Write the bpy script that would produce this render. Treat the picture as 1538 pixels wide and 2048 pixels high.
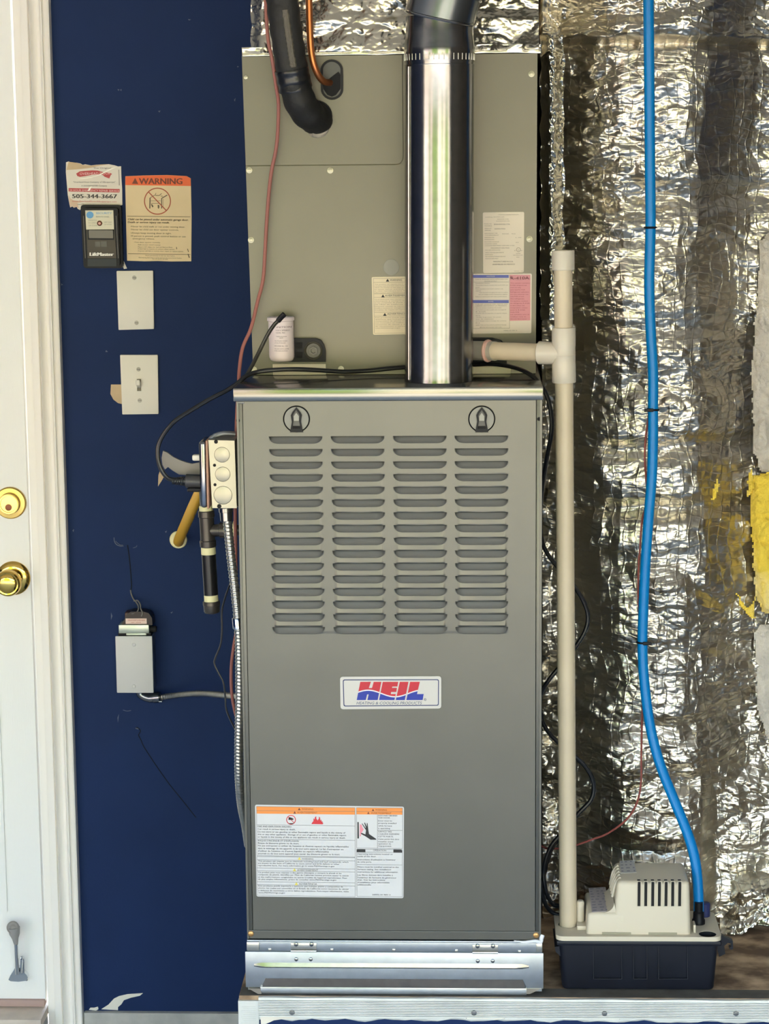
import bpy, bmesh, math, random
import numpy as np
from mathutils import Vector, Matrix
from mathutils.geometry import tessellate_polygon

random.seed(7)
for o in list(bpy.data.objects):
    bpy.data.objects.remove(o)
S = bpy.context.scene
COL = S.collection

# ------------------------------------------------------------------ camera
CAM = np.array([0.1218, -3.1785, 1.75])
YAW, PITCH, ROLL, FPX = -0.0407, 0.1624, -0.0094, 4400.0
_cy, _sy, _cp, _sp = math.cos(YAW), math.sin(YAW), math.cos(PITCH), math.sin(PITCH)
FWD = np.array([_sy * _cp, _cy * _cp, -_sp])
_r0 = np.array([_cy, -_sy, 0.0])
_u0 = np.cross(_r0, FWD)
RGT = math.cos(ROLL) * _r0 + math.sin(ROLL) * _u0
UPV = -math.sin(ROLL) * _r0 + math.cos(ROLL) * _u0
cd = bpy.data.cameras.new('camera')
cam = bpy.data.objects.new('camera', cd)
COL.objects.link(cam)
cam.matrix_world = Matrix(((RGT[0], UPV[0], -FWD[0], CAM[0]), (RGT[1], UPV[1], -FWD[1], CAM[1]),
                           (RGT[2], UPV[2], -FWD[2], CAM[2]), (0, 0, 0, 1)))
cd.sensor_fit = 'VERTICAL'
cd.sensor_height = 24.0
cd.lens = FPX / 2048 * 24.0
cd.clip_start = 0.05
S.camera = cam

# ------------------------------------------------------------------ light
w = bpy.data.worlds.new('sky')
S.world = w
w.use_nodes = True
nt = w.node_tree
sky = nt.nodes.new('ShaderNodeTexSky')
sky.sky_type = 'NISHITA'
sky.sun_disc = False
sky.sun_elevation = math.radians(52)
sky.sun_rotation = math.radians(0)
sky.air_density = 1.2
sky.dust_density = 0.3
sky.ozone_density = 2.0
bg = nt.nodes['Background']
bg.inputs['Strength'].default_value = 0.42
nt.links.new(sky.outputs[0], bg.inputs[0])
sd = bpy.data.lights.new('sun', 'SUN')
sd.energy = 7.5
sd.angle = math.radians(0.6)
sd.color = (1.0, 0.86, 0.64)
sun = bpy.data.objects.new('sun', sd)
COL.objects.link(sun)
sun.rotation_euler = Vector((0.22, -0.42, -0.88)).to_track_quat('-Z', 'Y').to_euler()
pd = bpy.data.lights.new('door_portal', 'AREA')
pd.shape = 'RECTANGLE'
pd.size = 8.3
pd.size_y = 2.25
pd.cycles.is_portal = True
po = bpy.data.objects.new('door_portal', pd)
COL.objects.link(po)
OPEN_Y, OPEN_X0, OPEN_X1, OPEN_Z = -4.2, -5.2, 3.1, 2.25
po.location = ((OPEN_X0 + OPEN_X1) / 2, OPEN_Y - 0.02, OPEN_Z / 2)
po.rotation_euler = (math.radians(90), 0, 0)
S.view_settings.view_transform = 'Standard'
S.view_settings.look = 'None'
S.view_settings.gamma = 1.0
S.view_settings.use_curve_mapping = False
S.view_settings.exposure = 2.1
S.cycles.use_denoising = True
S.cycles.max_bounces = 8
S.cycles.diffuse_bounces = 5
S.cycles.caustics_reflective = True

# ------------------------------------------------------------------ measuring helpers (photo pixel -> point on a plane of the place)
def ray(u, v):
    return FWD * FPX + RGT * (u - 769.0) - UPV * (v - 1024.0)
def at(u, v, Y):
    d = ray(u, v)
    p = CAM + d * ((Y - CAM[1]) / d[1])
    return Vector(p)
def atz(u, v, Z):
    d = ray(u, v)
    return Vector(CAM + d * ((Z - CAM[2]) / d[2]))
def xz(u, v, Y):
    p = at(u, v, Y)
    return (p.x, p.z)
WALL_Y = 0.9954
TOP_Z = 1.4127      # furnace top
PLAT_Z = 0.4881     # platform top
COIL_Y = 0.1803

# ------------------------------------------------------------------ materials
def lin(c):
    c = c / 255.0
    return c / 12.92 if c <= 0.04045 else ((c + 0.055) / 1.055) ** 2.4
def rgb(r, g, b):
    return (lin(r), lin(g), lin(b), 1.0)
MATS = {}
def mat(name, col, rough=0.5, metal=0.0, spec=0.5, bump=None, var=None, coat=0.0, stretch=None):
    if name in MATS:
        return MATS[name]
    m = bpy.data.materials.new(name)
    m.use_nodes = True
    n = m.node_tree.nodes
    L = m.node_tree.links
    b = n['Principled BSDF']
    c = rgb(*col)
    b.inputs['Base Color'].default_value = c
    b.inputs['Roughness'].default_value = rough
    b.inputs['Metallic'].default_value = metal
    b.inputs['Specular IOR Level'].default_value = spec
    if coat:
        b.inputs['Coat Weight'].default_value = coat
        b.inputs['Coat Roughness'].default_value = 0.08
    if bump or var:
        tc = n.new('ShaderNodeTexCoord')
        mp = n.new('ShaderNodeMapping')
        L.new(tc.outputs['Object'], mp.inputs[0])
        if stretch:
            mp.inputs['Scale'].default_value = stretch
    if var:
        nz = n.new('ShaderNodeTexNoise')
        nz.inputs['Scale'].default_value = var[0]
        nz.inputs['Detail'].default_value = 6
        L.new(mp.outputs[0], nz.inputs['Vector'])
        rp = n.new('ShaderNodeValToRGB')
        k = var[1]
        rp.color_ramp.elements[0].position = 0.3
        rp.color_ramp.elements[1].position = 0.7
        rp.color_ramp.elements[0].color = tuple(x * (1 - k) for x in c[:3]) + (1,)
        rp.color_ramp.elements[1].color = tuple(min(1, x * (1 + k)) for x in c[:3]) + (1,)
        L.new(nz.outputs[0], rp.inputs[0])
        L.new(rp.outputs[0], b.inputs['Base Color'])
    if bump:
        nb = n.new('ShaderNodeTexNoise')
        nb.inputs['Scale'].default_value = bump[0]
        nb.inputs['Detail'].default_value = 4
        L.new(mp.outputs[0], nb.inputs['Vector'])
        bp = n.new('ShaderNodeBump')
        bp.inputs['Strength'].default_value = bump[1]
        bp.inputs['Distance'].default_value = bump[2]
        L.new(nb.outputs[0], bp.inputs['Height'])
        L.new(bp.outputs[0], b.inputs['Normal'])
    MATS[name] = m
    return m

def ramp_two(m, scale, c0, c1, p0, p1, detail=8, stretch=(1, 1, 1), rough=None):
    """colour of m becomes a two colour noise blend"""
    n = m.node_tree.nodes; L = m.node_tree.links
    tc = n.new('ShaderNodeTexCoord'); mp = n.new('ShaderNodeMapping')
    mp.inputs['Scale'].default_value = stretch
    L.new(tc.outputs['Object'], mp.inputs[0])
    nz = n.new('ShaderNodeTexNoise'); nz.inputs['Scale'].default_value = scale; nz.inputs['Detail'].default_value = detail
    L.new(mp.outputs[0], nz.inputs['Vector'])
    rp = n.new('ShaderNodeValToRGB')
    rp.color_ramp.elements[0].position = p0; rp.color_ramp.elements[1].position = p1
    rp.color_ramp.elements[0].color = rgb(*c0); rp.color_ramp.elements[1].color = rgb(*c1)
    L.new(nz.outputs[0], rp.inputs[0]); L.new(rp.outputs[0], n['Principled BSDF'].inputs['Base Color'])
    return m

M_BLUE = mat('blue_wall_paint', (21, 42, 82), 0.6, spec=0.16, bump=(220, 0.12, 0.002), var=(5, 0.10))
M_WHITE = mat('white_trim_paint', (240, 234, 224), 0.42, bump=(40, 0.02, 0.0006))
M_DOOR = mat('white_door_paint', (240, 238, 232), 0.45, bump=(90, 0.25, 0.0012), stretch=(12, 1, 0.35))
M_CONC = mat('concrete', (150, 146, 138), 0.9, bump=(60, 0.4, 0.003), var=(14, 0.18))
M_PLAST = mat('drywall_white', (225, 220, 210), 0.8)
M_CEIL = mat('ceiling_white', (222, 218, 208), 0.85)
M_FURN = mat('grey_sheet_metal', (98, 97, 91), 0.36, metal=0.70, bump=(9, 0.045, 0.01), var=(7, 0.05))
M_COIL = mat('grey_coil_sheet_metal', (100, 97, 87), 0.40, metal=0.70, bump=(6, 0.05, 0.01), var=(5, 0.06))
M_LOUV = mat('louver_sheet_metal', (112, 112, 108), 0.42, metal=0.6)
M_GALV = mat('galvanised_steel', (128, 129, 131), 0.17, metal=0.95, bump=(30, 0.05, 0.002), var=(70, 0.10))
M_GALV2 = mat('galvanised_dull', (166, 172, 178), 0.36, metal=0.9, bump=(40, 0.04, 0.002), var=(60, 0.07))
M_ZINC = mat('bright_zinc', (188, 185, 176), 0.28, metal=0.9, bump=(50, 0.06, 0.002), var=(40, 0.12))
M_CHROME = mat('chrome', (225, 226, 228), 0.10, metal=1.0)
M_BRASS = mat('polished_brass', (226, 186, 96), 0.12, metal=1.0)
M_BRASS2 = mat('satin_brass', (205, 172, 100), 0.3, metal=1.0)
M_BLACK = mat('black_plastic', (20, 20, 24), 0.45, spec=0.22)
M_RUBBER = mat('black_foam_rubber', (26, 25, 23), 0.62, bump=(180, 0.35, 0.002))
M_TAPE = mat('black_tape', (22, 22, 24), 0.30, bump=(70, 0.3, 0.002))
M_CORD = mat('black_cord', (20, 21, 24), 0.32)
M_COPPER = mat('copper', (196, 120, 72), 0.34, metal=0.85, var=(30, 0.15))
M_BRWIRE = mat('brown_wire', (150, 92, 82), 0.5)
M_PVC = mat('pvc_pipe', (198, 184, 158), 0.42, var=(18, 0.05))
M_PVCF = mat('pvc_fitting', (200, 192, 176), 0.36)
M_PVCR = mat('pvc_primer_ring', (214, 172, 160), 0.5)
M_BTUBE = mat('blue_vinyl_tube', (0, 122, 192), 0.36, spec=0.35)
M_CREAM = mat('cream_plastic', (202, 192, 170), 0.42)
M_DARK = mat('dark_recess', (14, 13, 13), 0.8)
M_TANK = mat('black_tank_plastic', (20, 23, 33), 0.45, spec=0.3, bump=(40, 0.08, 0.002), var=(12, 0.2))
M_IVORY = mat('ivory_plate', (226, 220, 202), 0.38)
M_IVSCREW = mat('ivory_screw', (186, 180, 162), 0.4)
M_GREYCOVER = mat('grey_cover_paint', (204, 202, 196), 0.45)
M_LABEL = mat('white_label', (206, 205, 204), 0.42)
M_LABELC = mat('cream_label', (228, 214, 180), 0.55, var=(20, 0.04))
M_INK = mat('black_ink', (40, 38, 38), 0.6)
M_INKG = mat('grey_ink', (110, 108, 106), 0.6)
M_ORANGE = mat('orange_ink', (232, 140, 62), 0.5)
M_ORANGE2 = mat('bright_orange_ink', (240, 100, 30), 0.5)
M_ORTEXT = mat('brown_ink', (110, 50, 25), 0.55)
M_RED = mat('red_ink', (205, 40, 50), 0.5)
M_REDB = mat('red_brown_ink', (178, 84, 52), 0.55)
M_PINK = mat('pink_ink', (226, 140, 150), 0.55)
M_BLUEINK = mat('blue_ink', (60, 80, 180), 0.5)
M_NAVY = mat('navy_ink', (35, 45, 95), 0.5)
M_YELT = mat('yellow_ink', (226, 206, 90), 0.5)
M_IRON = mat('black_iron', (84, 78, 72), 0.36, metal=0.6, bump=(120, 0.15, 0.001))
M_IRONP = mat('black_pipe', (34, 33, 33), 0.30, metal=0.3)
M_SEAL = mat('cream_pipe_tape', (236, 228, 176), 0.6)
M_YGAS = mat('yellow_gas_tube', (252, 190, 24), 0.4)
M_GREYPL = mat('grey_flat_plastic', (128, 122, 114), 0.5)
M_GREYDK = mat('dark_grey_plastic', (78, 77, 72), 0.4)
M_TAN = mat('bare_drywall_paper', (205, 180, 142), 0.8, var=(30, 0.08))
M_GYP = mat('bare_gypsum', (226, 220, 204), 0.85)
M_CRACK = mat('wall_crack', (12, 16, 26), 0.9)
M_SCUFF = mat('wall_scuff', (96, 104, 120), 0.8)
M_BEAD = mat('corner_bead', (205, 206, 200), 0.45, var=(25, 0.10), metal=0.15)
M_NAIL = mat('nail_head', (120, 122, 124), 0.4, metal=0.8)
M_MUD = mat('joint_compound', (220, 212, 196), 0.85, var=(20, 0.06))
M_TAN2 = mat('transformer_varnish', (70, 48, 36), 0.4)
M_CORE = mat('transformer_core', (190, 196, 178), 0.32, metal=0.5)
M_KNOCK = mat('knockout_disc', (170, 163, 145), 0.42, metal=0.75)
M_GRASS = mat('dry_ground', (186, 164, 130), 0.9, var=(1.5, 0.3))
M_LEAF = mat('leaves', (122, 148, 52), 0.7, var=(2.0, 0.4))
M_STUCCO = mat('pale_stucco', (214, 190, 182), 0.9)
M_STUCCO2 = mat('cream_stucco', (226, 214, 186), 0.9)
M_DRIVE = mat('driveway_concrete', (206, 196, 178), 0.9, var=(1.0, 0.08))
M_ROOF = mat('roof_brown', (110, 88, 72), 0.9)
M_TRUNK = mat('bark', (90, 72, 56), 0.9)
M_PUTTY = mat('grey_putty', (170, 160, 144), 0.7, bump=(80, 0.4, 0.003))

# oriented strand board
M_OSB = mat('strand_board', (148, 120, 88), 0.8, bump=(40, 0.3, 0.003))
ramp_two(M_OSB, 20, (112, 88, 66), (206, 176, 140), 0.38, 0.66, stretch=(1, 1.2, 1))

# foil with woven scrim
def make_foil(name, tint, rough, scrim=True):
    m = bpy.data.materials.new(name)
    m.use_nodes = True
    n = m.node_tree.nodes; L = m.node_tree.links
    b = n['Principled BSDF']
    b.inputs['Base Color'].default_value = rgb(*tint)
    b.inputs['Metallic'].default_value = 1.0
    b.inputs['Roughness'].default_value = rough
    tc = n.new('ShaderNodeTexCoord')
    dist = n.new('ShaderNodeTexNoise'); dist.inputs['Scale'].default_value = 9; dist.inputs['Detail'].default_value = 3
    L.new(tc.outputs['Object'], dist.inputs['Vector'])
    mx = n.new('ShaderNodeMixRGB'); mx.blend_type = 'LINEAR_LIGHT'; mx.inputs[0].default_value = 0.03
    L.new(tc.outputs['Object'], mx.inputs[1]); L.new(dist.outputs['Color'], mx.inputs[2])
    nz = n.new('ShaderNodeTexNoise'); nz.inputs['Scale'].default_value = 34; nz.inputs['Detail'].default_value = 5
    nz.inputs['Distortion'].default_value = 0.6
    L.new(mx.outputs[0], nz.inputs['Vector'])
    b1 = n.new('ShaderNodeBump'); b1.inputs['Strength'].default_value = 0.28; b1.inputs['Distance'].default_value = 0.006
    L.new(nz.outputs[0], b1.inputs['Height'])
    vo = n.new('ShaderNodeTexVoronoi'); vo.feature = 'DISTANCE_TO_EDGE'; vo.inputs['Scale'].default_value = 38
    L.new(mx.outputs[0], vo.inputs['Vector'])
    cl = n.new('ShaderNodeMath'); cl.operation = 'MINIMUM'; cl.inputs[1].default_value = 0.12
    L.new(vo.outputs['Distance'], cl.inputs[0])
    b2 = n.new('ShaderNodeBump'); b2.inputs['Strength'].default_value = 0.16; b2.inputs['Distance'].default_value = 0.012
    L.new(cl.outputs[0], b2.inputs['Height']); L.new(b1.outputs[0], b2.inputs['Normal'])
    last = b2
    if scrim:
        for direction, sc in (('Z', 148.0), ('X', 112.0)):
            wv = n.new('ShaderNodeTexWave'); wv.wave_type = 'BANDS'; wv.bands_direction = direction
            wv.inputs['Scale'].default_value = sc / 2 / math.pi * 1.0
            wv.inputs['Distortion'].default_value = 0.0
            L.new(mx.outputs[0], wv.inputs['Vector'])
            pw = n.new('ShaderNodeMath'); pw.operation = 'POWER'; pw.inputs[1].default_value = 30
            L.new(wv.outputs['Fac'], pw.inputs[0])
            b3 = n.new('ShaderNodeBump'); b3.inputs['Strength'].default_value = 0.32; b3.inputs['Distance'].default_value = 0.0015
            L.new(pw.outputs[0], b3.inputs['Height']); L.new(last.outputs[0], b3.inputs['Normal'])
            last = b3
    L.new(last.outputs[0], b.inputs['Normal'])
    return m
M_FOIL = make_foil('scrim_foil', (206, 199, 184), 0.30)
M_FOIL2 = make_foil('plain_foil', (206, 198, 180), 0.26, False)
M_FOILT = mat('foil_tape', (205, 200, 186), 0.22, metal=1.0, bump=(25, 0.25, 0.006))
# torn glass wool
M_WOOLG = mat('grey_glass_wool', (188, 182, 172), 0.95, bump=(120, 0.9, 0.006), var=(30, 0.15))
M_WOOL = mat('glass_wool', (210, 200, 160), 0.95, bump=(120, 0.9, 0.006))
ramp_two(M_WOOL, 9, (226, 196, 70), (214, 204, 170), 0.48, 0.64, stretch=(1, 1, 0.55))

# badge letters: red above a wave, blue below, a white line between them (flat print)
def make_badge_print(x0, x1, z0, z1):
    m = bpy.data.materials.new('badge_print')
    m.use_nodes = True
    n = m.node_tree.nodes; L = m.node_tree.links
    b = n['Principled BSDF']; b.inputs['Roughness'].default_value = 0.25
    tc = n.new('ShaderNodeTexCoord'); sp = n.new('ShaderNodeSeparateXYZ')
    L.new(tc.outputs['Object'], sp.inputs[0])
    def mth(op, a, bb=None):
        k = n.new('ShaderNodeMath'); k.operation = op
        for i, v in enumerate((a, bb)):
            if v is None: continue
            if isinstance(v, (int, float)): k.inputs[i].default_value = v
            else: L.new(v, k.inputs[i])
        return k.outputs[0]
    # one period of a sine, crest over the first letter
    ph = mth('MULTIPLY', mth('SUBTRACT', sp.outputs['X'], x0 + (x1 - x0) * 0.17), 2 * math.pi / ((x1 - x0) * 0.80))
    wave = mth('ADD', mth('MULTIPLY', mth('COSINE', ph), (z1 - z0) * 0.18), z0 + (z1 - z0) * 0.36)
    d = mth('SUBTRACT', sp.outputs['Z'], wave)
    up = mth('GREATER_THAN', d, 0.0009)
    dn = mth('LESS_THAN', d, -0.0009)
    m1 = n.new('ShaderNodeMixRGB'); m1.inputs[1].default_value = rgb(222, 216, 216); m1.inputs[2].default_value = rgb(186, 4, 26)
    L.new(up, m1.inputs[0])
    m2 = n.new('ShaderNodeMixRGB'); m2.inputs[2].default_value = rgb(0, 38, 150)
    L.new(dn, m2.inputs[0]); L.new(m1.outputs[0], m2.inputs[1])
    L.new(m2.outputs[0], b.inputs['Base Color'])
    return m

# ------------------------------------------------------------------ mesh helpers
def cat_rom(pts, n=10):
    P = [Vector(p) for p in pts]
    if len(P) < 3:
        return P
    P = [P[0] * 2 - P[1]] + P + [P[-1] * 2 - P[-2]]
    out = []
    for i in range(1, len(P) - 2):
        a, b, c, d = P[i - 1], P[i], P[i + 1], P[i + 2]
        for k in range(n):
            t = k / n
            out.append(0.5 * ((2 * b) + (c - a) * t + (2 * a - 5 * b + 4 * c - d) * t * t + (3 * b - a - 3 * c + d) * t ** 3))
    out.append(P[-2])
    return out

class MB:
    def __init__(self):
        self.v = []; self.f = []
    def add(self, vs, fs):
        k = len(self.v)
        self.v += [tuple(x) for x in vs]
        self.f += [tuple(i + k for i in f) for f in fs]
        return self
    def box(self, x0, x1, y0, y1, z0, z1, bev=0.0, seg=2):
        bm = bmesh.new()
        bmesh.ops.create_cube(bm, size=1.0)
        for v in bm.verts:
            v.co = Vector(((x0 + x1) / 2 + v.co.x * (x1 - x0), (y0 + y1) / 2 + v.co.y * (y1 - y0), (z0 + z1) / 2 + v.co.z * (z1 - z0)))
        if bev:
            bmesh.ops.bevel(bm, geom=bm.edges[:], offset=bev, segments=seg, profile=0.5, affect='EDGES')
        self.bm(bm)
        return self
    def bm(self, bm, M=None):
        bm.verts.index_update()
        if M is not None:
            bm.transform(M)
        self.add([v.co.copy() for v in bm.verts], [[v.index for v in f.verts] for f in bm.faces])
        bm.free()
        return self
    def tube(self, pts, r, seg=14, smooth=8, cap=True, rf=None):
        P = cat_rom(pts, smooth) if smooth else [Vector(p) for p in pts]
        n = len(P)
        T = []
        for i in range(n):
            t = P[min(i + 1, n - 1)] - P[max(i - 1, 0)]
            T.append(t.normalized() if t.length > 1e-9 else Vector((0, 0, 1)))
        ref = Vector((0, 1, 0)) if abs(T[0].y) < 0.9 else Vector((1, 0, 0))
        N = (ref - T[0] * ref.dot(T[0])).normalized()
        vs = []; fs = []; s = 0.0
        for i in range(n):
            if i:
                s += (P[i] - P[i - 1]).length
                N = (N - T[i] * N.dot(T[i])).normalized()
            B = T[i].cross(N)
            for k in range(seg):
                a = 2 * math.pi * k / seg
                rr = rf(s, a) if rf else r
                vs.append(P[i] + (N * math.cos(a) + B * math.sin(a)) * rr)
        for i in range(n - 1):
            for k in range(seg):
                fs.append((i * seg + k, i * seg + (k + 1) % seg, (i + 1) * seg + (k + 1) % seg, (i + 1) * seg + k))
        if cap:
            fs.append(tuple(range(seg - 1, -1, -1)))
            fs.append(tuple((n - 1) * seg + k for k in range(seg)))
        return self.add(vs, fs)
    def lathe(self, prof, c, axis, seg=28, cap0=True, cap1=True):
        """prof: list of (distance along axis, radius)"""
        ax = Vector(axis).normalized()
        ref = Vector((0, 0, 1)) if abs(ax.z) < 0.9 else Vector((1, 0, 0))
        N = (ref - ax * ref.dot(ax)).normalized(); B = ax.cross(N)
        c = Vector(c); vs = []; fs = []
        for d, r in prof:
            for k in range(seg):
                a = 2 * math.pi * k / seg
                vs.append(c + ax * d + (N * math.cos(a) + B * math.sin(a)) * r)
        for i in range(len(prof) - 1):
            for k in range(seg):
                fs.append((i * seg + k, i * seg + (k + 1) % seg, (i + 1) * seg + (k + 1) % seg, (i + 1) * seg + k))
        if cap0: fs.append(tuple(range(seg - 1, -1, -1)))
        if cap1: fs.append(tuple((len(prof) - 1) * seg + k for k in range(seg)))
        return self.add(vs, fs)
    def plate(self, poly, yf, yb, holes=()):
        """poly of (x,z) facing the viewer at yf, extruded back to yb, with holes"""
        loops = [list(poly)] + [list(h) for h in holes]
        tri = tessellate_polygon([[Vector((x, z, 0)) for x, z in lp] for lp in loops])
        flat = [p for lp in loops for p in lp]
        n = len(flat)
        vs = [(x, yf, z) for x, z in flat]; fs = []
        for t in tri:
            a, b, c = (Vector((flat[i][0], flat[i][1])) for i in t)
            s = (b - a).cross(c - a)
            fs.append(tuple(t) if s > 0 else tuple(reversed(t)))
        if yb is not None and yb > yf:
            vs += [(x, yb, z) for x, z in flat]
            for t in list(fs):
                fs.append(tuple(i + n for i in reversed(t)))
            k = 0
            for lp in loops:
                m = len(lp)
                for i in range(m):
                    j = (i + 1) % m
                    fs.append((k + i, k + j, k + j + n, k + i + n))
                k += m
        return self.add(vs, fs)
    def fan(self, ring):
        return self.add(ring, [tuple(range(len(ring)))])
    def build(self, name, material, parent=None, smooth=35, recalc=True, kind=None, label=None):
        me = bpy.data.meshes.new(name)
        me.from_pydata(self.v, [], self.f)
        if recalc:
            bm = bmesh.new(); bm.from_mesh(me)
            bmesh.ops.recalc_face_normals(bm, faces=bm.faces[:])
            bm.to_mesh(me); bm.free()
        me.materials.append(material)
        if smooth:
            me.shade_smooth()
            me.set_sharp_from_angle(angle=math.radians(smooth))
        o = bpy.data.objects.new(name, me)
        COL.objects.link(o)
        if parent is not None:
            o.parent = parent
            o.matrix_parent_inverse = Matrix.Translation(-root_loc(parent))
        if kind: o['kind'] = kind
        if label: o['label'] = label
        return o
def root_loc(o):
    l = Vector(o.location)
    p = o.parent
    if p is not None and o.matrix_parent_inverse == Matrix.Identity(4):
        l = l + root_loc(p)
    return l
def thing(name, label, cat, loc=(0, 0, 0), group=None):
    o = bpy.data.objects.new(name, None)
    o.empty_display_size = 0.05
    COL.objects.link(o)
    o.location = Vector(loc)
    o['label'] = label; o['category'] = cat
    if group: o['group'] = group
    return o
def tag(o, label, cat, group=None):
    o['label'] = label; o['category'] = cat
    if group: o['group'] = group
    return o
def struct(o):
    o['kind'] = 'structure'
    return o
def rrect(x0, x1, z0, z1, r, n=4):
    out = []
    for cx, cz, a0 in ((x1 - r, z1 - r, 0), (x0 + r, z1 - r, 90), (x0 + r, z0 + r, 180), (x1 - r, z0 + r, 270)):
        for k in range(n + 1):
            a = math.radians(a0 + 90 * k / n)
            out.append((cx + r * math.cos(a), cz + r * math.sin(a)))
    return out
def pxquad(pts, Y):
    return [xz(u, v, Y) for u, v in pts]
def quad_rr(pts, Y, r=3, n=4):
    """rounded quad from photo corners TL TR BR BL"""
    q = [Vector(p) for p in pts]
    out = []
    for i in range(4):
        p = q[i]; a = q[i - 1]; b = q[(i + 1) % 4]
        da = (a - p).normalized() * r; db = (b - p).normalized() * r
        for k in range(n + 1):
            t = k / n
            s = (p + da) * (1 - t) ** 2 + p * 2 * t * (1 - t) + (p + db) * t * t
            out.append(xz(s.x, s.y, Y))
    return out
def circ(cx, cz, r, n=24, rz=None):
    rz = rz or r
    return [(cx + r * math.cos(2 * math.pi * k / n), cz + rz * math.sin(2 * math.pi * k / n)) for k in range(n)]
SC = lambda Y: (Y - CAM[1]) / FPX * 1.0135     # metres per photo pixel near plane Y

# ------------------------------------------------------------------ lettering
_tc = {}
def glyphs(s, res=2):
    if s in _tc: return _tc[s]
    cu = bpy.data.curves.new('t', 'FONT')
    cu.body = s; cu.resolution_u = res; cu.size = 1.0
    o = bpy.data.objects.new('t', cu)
    me = o.to_mesh()
    V = [tuple(v.co) for v in me.vertices]; F = [tuple(p.vertices) for p in me.polygons]
    o.to_mesh_clear()
    bpy.data.objects.remove(o); bpy.data.curves.remove(cu)
    _tc[s] = (V, F)
    return _tc[s]
def letters(mb, Y, x0, x1, yb, h, s, slope=0.0, shear=0.0, bold=0.0):
    """text s with its baseline from photo pixel (x0,yb) to x1, cap height h pixels, on plane Y"""
    V, F = glyphs(s)
    if not V: return
    a = np.array(V)
    xa, xb = a[:, 0].min(), a[:, 0].max()
    out = []
    for x, y, _ in V:
        u = (x - xa) / (xb - xa) * (x1 - x0)
        hh = y / 0.70 * h
        px = x0 + u + shear * hh
        py = yb + slope * u - hh
        p = at(px, py, Y)
        out.append((p.x, Y, p.z))
    mb.add(out, F)
    if bold:
        mb.add([(x + bold, y - 0.00012, z) for x, y, z in out], F)
        mb.add([(x - bold, y - 0.00024, z) for x, y, z in out], F)
def rule(mb, Y, x0, y0, x1, y1, wpx=0.8):
    d = Vector((x1 - x0, y1 - y0)).normalized(); n = Vector((-d.y, d.x)) * wpx / 2
    pts = [(x0 + n.x, y0 + n.y), (x1 + n.x, y1 + n.y), (x1 - n.x, y1 - n.y), (x0 - n.x, y0 - n.y)]
    q = [(p.x, Y, p.z) for p in (at(u, v, Y) for u, v in pts)]
    mb.add(q, [(0, 1, 2, 3)])
def fillpx(mb, Y, pts):
    q = [xz(u, v, Y) for u, v in pts]
    mb.plate(q, Y, None)
def ringpx(mb, Y, cx, cy, r, wpx, n=28):
    o = [at(cx + (r + wpx / 2) * math.cos(2 * math.pi * k / n), cy + (r + wpx / 2) * math.sin(2 * math.pi * k / n), Y) for k in range(n)]
    i = [at(cx + (r - wpx / 2) * math.cos(2 * math.pi * k / n), cy + (r - wpx / 2) * math.sin(2 * math.pi * k / n), Y) for k in range(n)]
    mb.add([tuple(p) for p in o + i], [(k, (k + 1) % n, (k + 1) % n + n, k + n) for k in range(n)])
def done(mb, name, m, parent):
    if mb.f:
        return mb.build(name, m, parent, smooth=0, recalc=False, kind='stuff' if any(k in name for k in ('lettering', 'print', 'ruling')) else None)

# ------------------------------------------------------------------ numpy noise
_rng = np.random.default_rng(11)
_G = _rng.normal(size=(256, 256, 2)); _G /= np.linalg.norm(_G, axis=2, keepdims=True)
def perlin(x, y):
    xi = np.floor(x).astype(int); yi = np.floor(y).astype(int)
    xf = x - xi; yf = y - yi
    def g(ix, iy, dx, dy):
        v = _G[ix % 256, iy % 256]
        return v[..., 0] * dx + v[..., 1] * dy
    u = xf ** 3 * (xf * (xf * 6 - 15) + 10); v = yf ** 3 * (yf * (yf * 6 - 15) + 10)
    a = g(xi, yi, xf, yf); b = g(xi + 1, yi, xf - 1, yf)
    c = g(xi, yi + 1, xf, yf - 1); d = g(xi + 1, yi + 1, xf - 1, yf - 1)
    return (a * (1 - u) + b * u) * (1 - v) + (c * (1 - u) + d * u) * v
def crumple(x, z, base, octv=4, seed=0.0, ax=1.0, az=1.0):
    h = np.zeros_like(x); amp = 1.0; f = base
    for k in range(octv):
        wx = x + 0.35 / f * perlin(x * f * 0.9 + 31.7 + seed, z * f * 0.9 + 5.1)
        wz = z + 0.35 / f * perlin(x * f * 0.9 + 77.3, z * f * 0.9 + 41.9 + seed)
        h += amp * (np.abs(perlin(wx * f * ax + seed * 3 + k * 17.3, wz * f * az + k * 9.7)) * 2 - 0.5)
        amp *= 0.5; f *= 2.1
    return h
def smooth(e0, e1, x):
    t = np.clip((x - e0) / (e1 - e0), 0, 1)
    return t * t * (3 - 2 * t)
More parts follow.
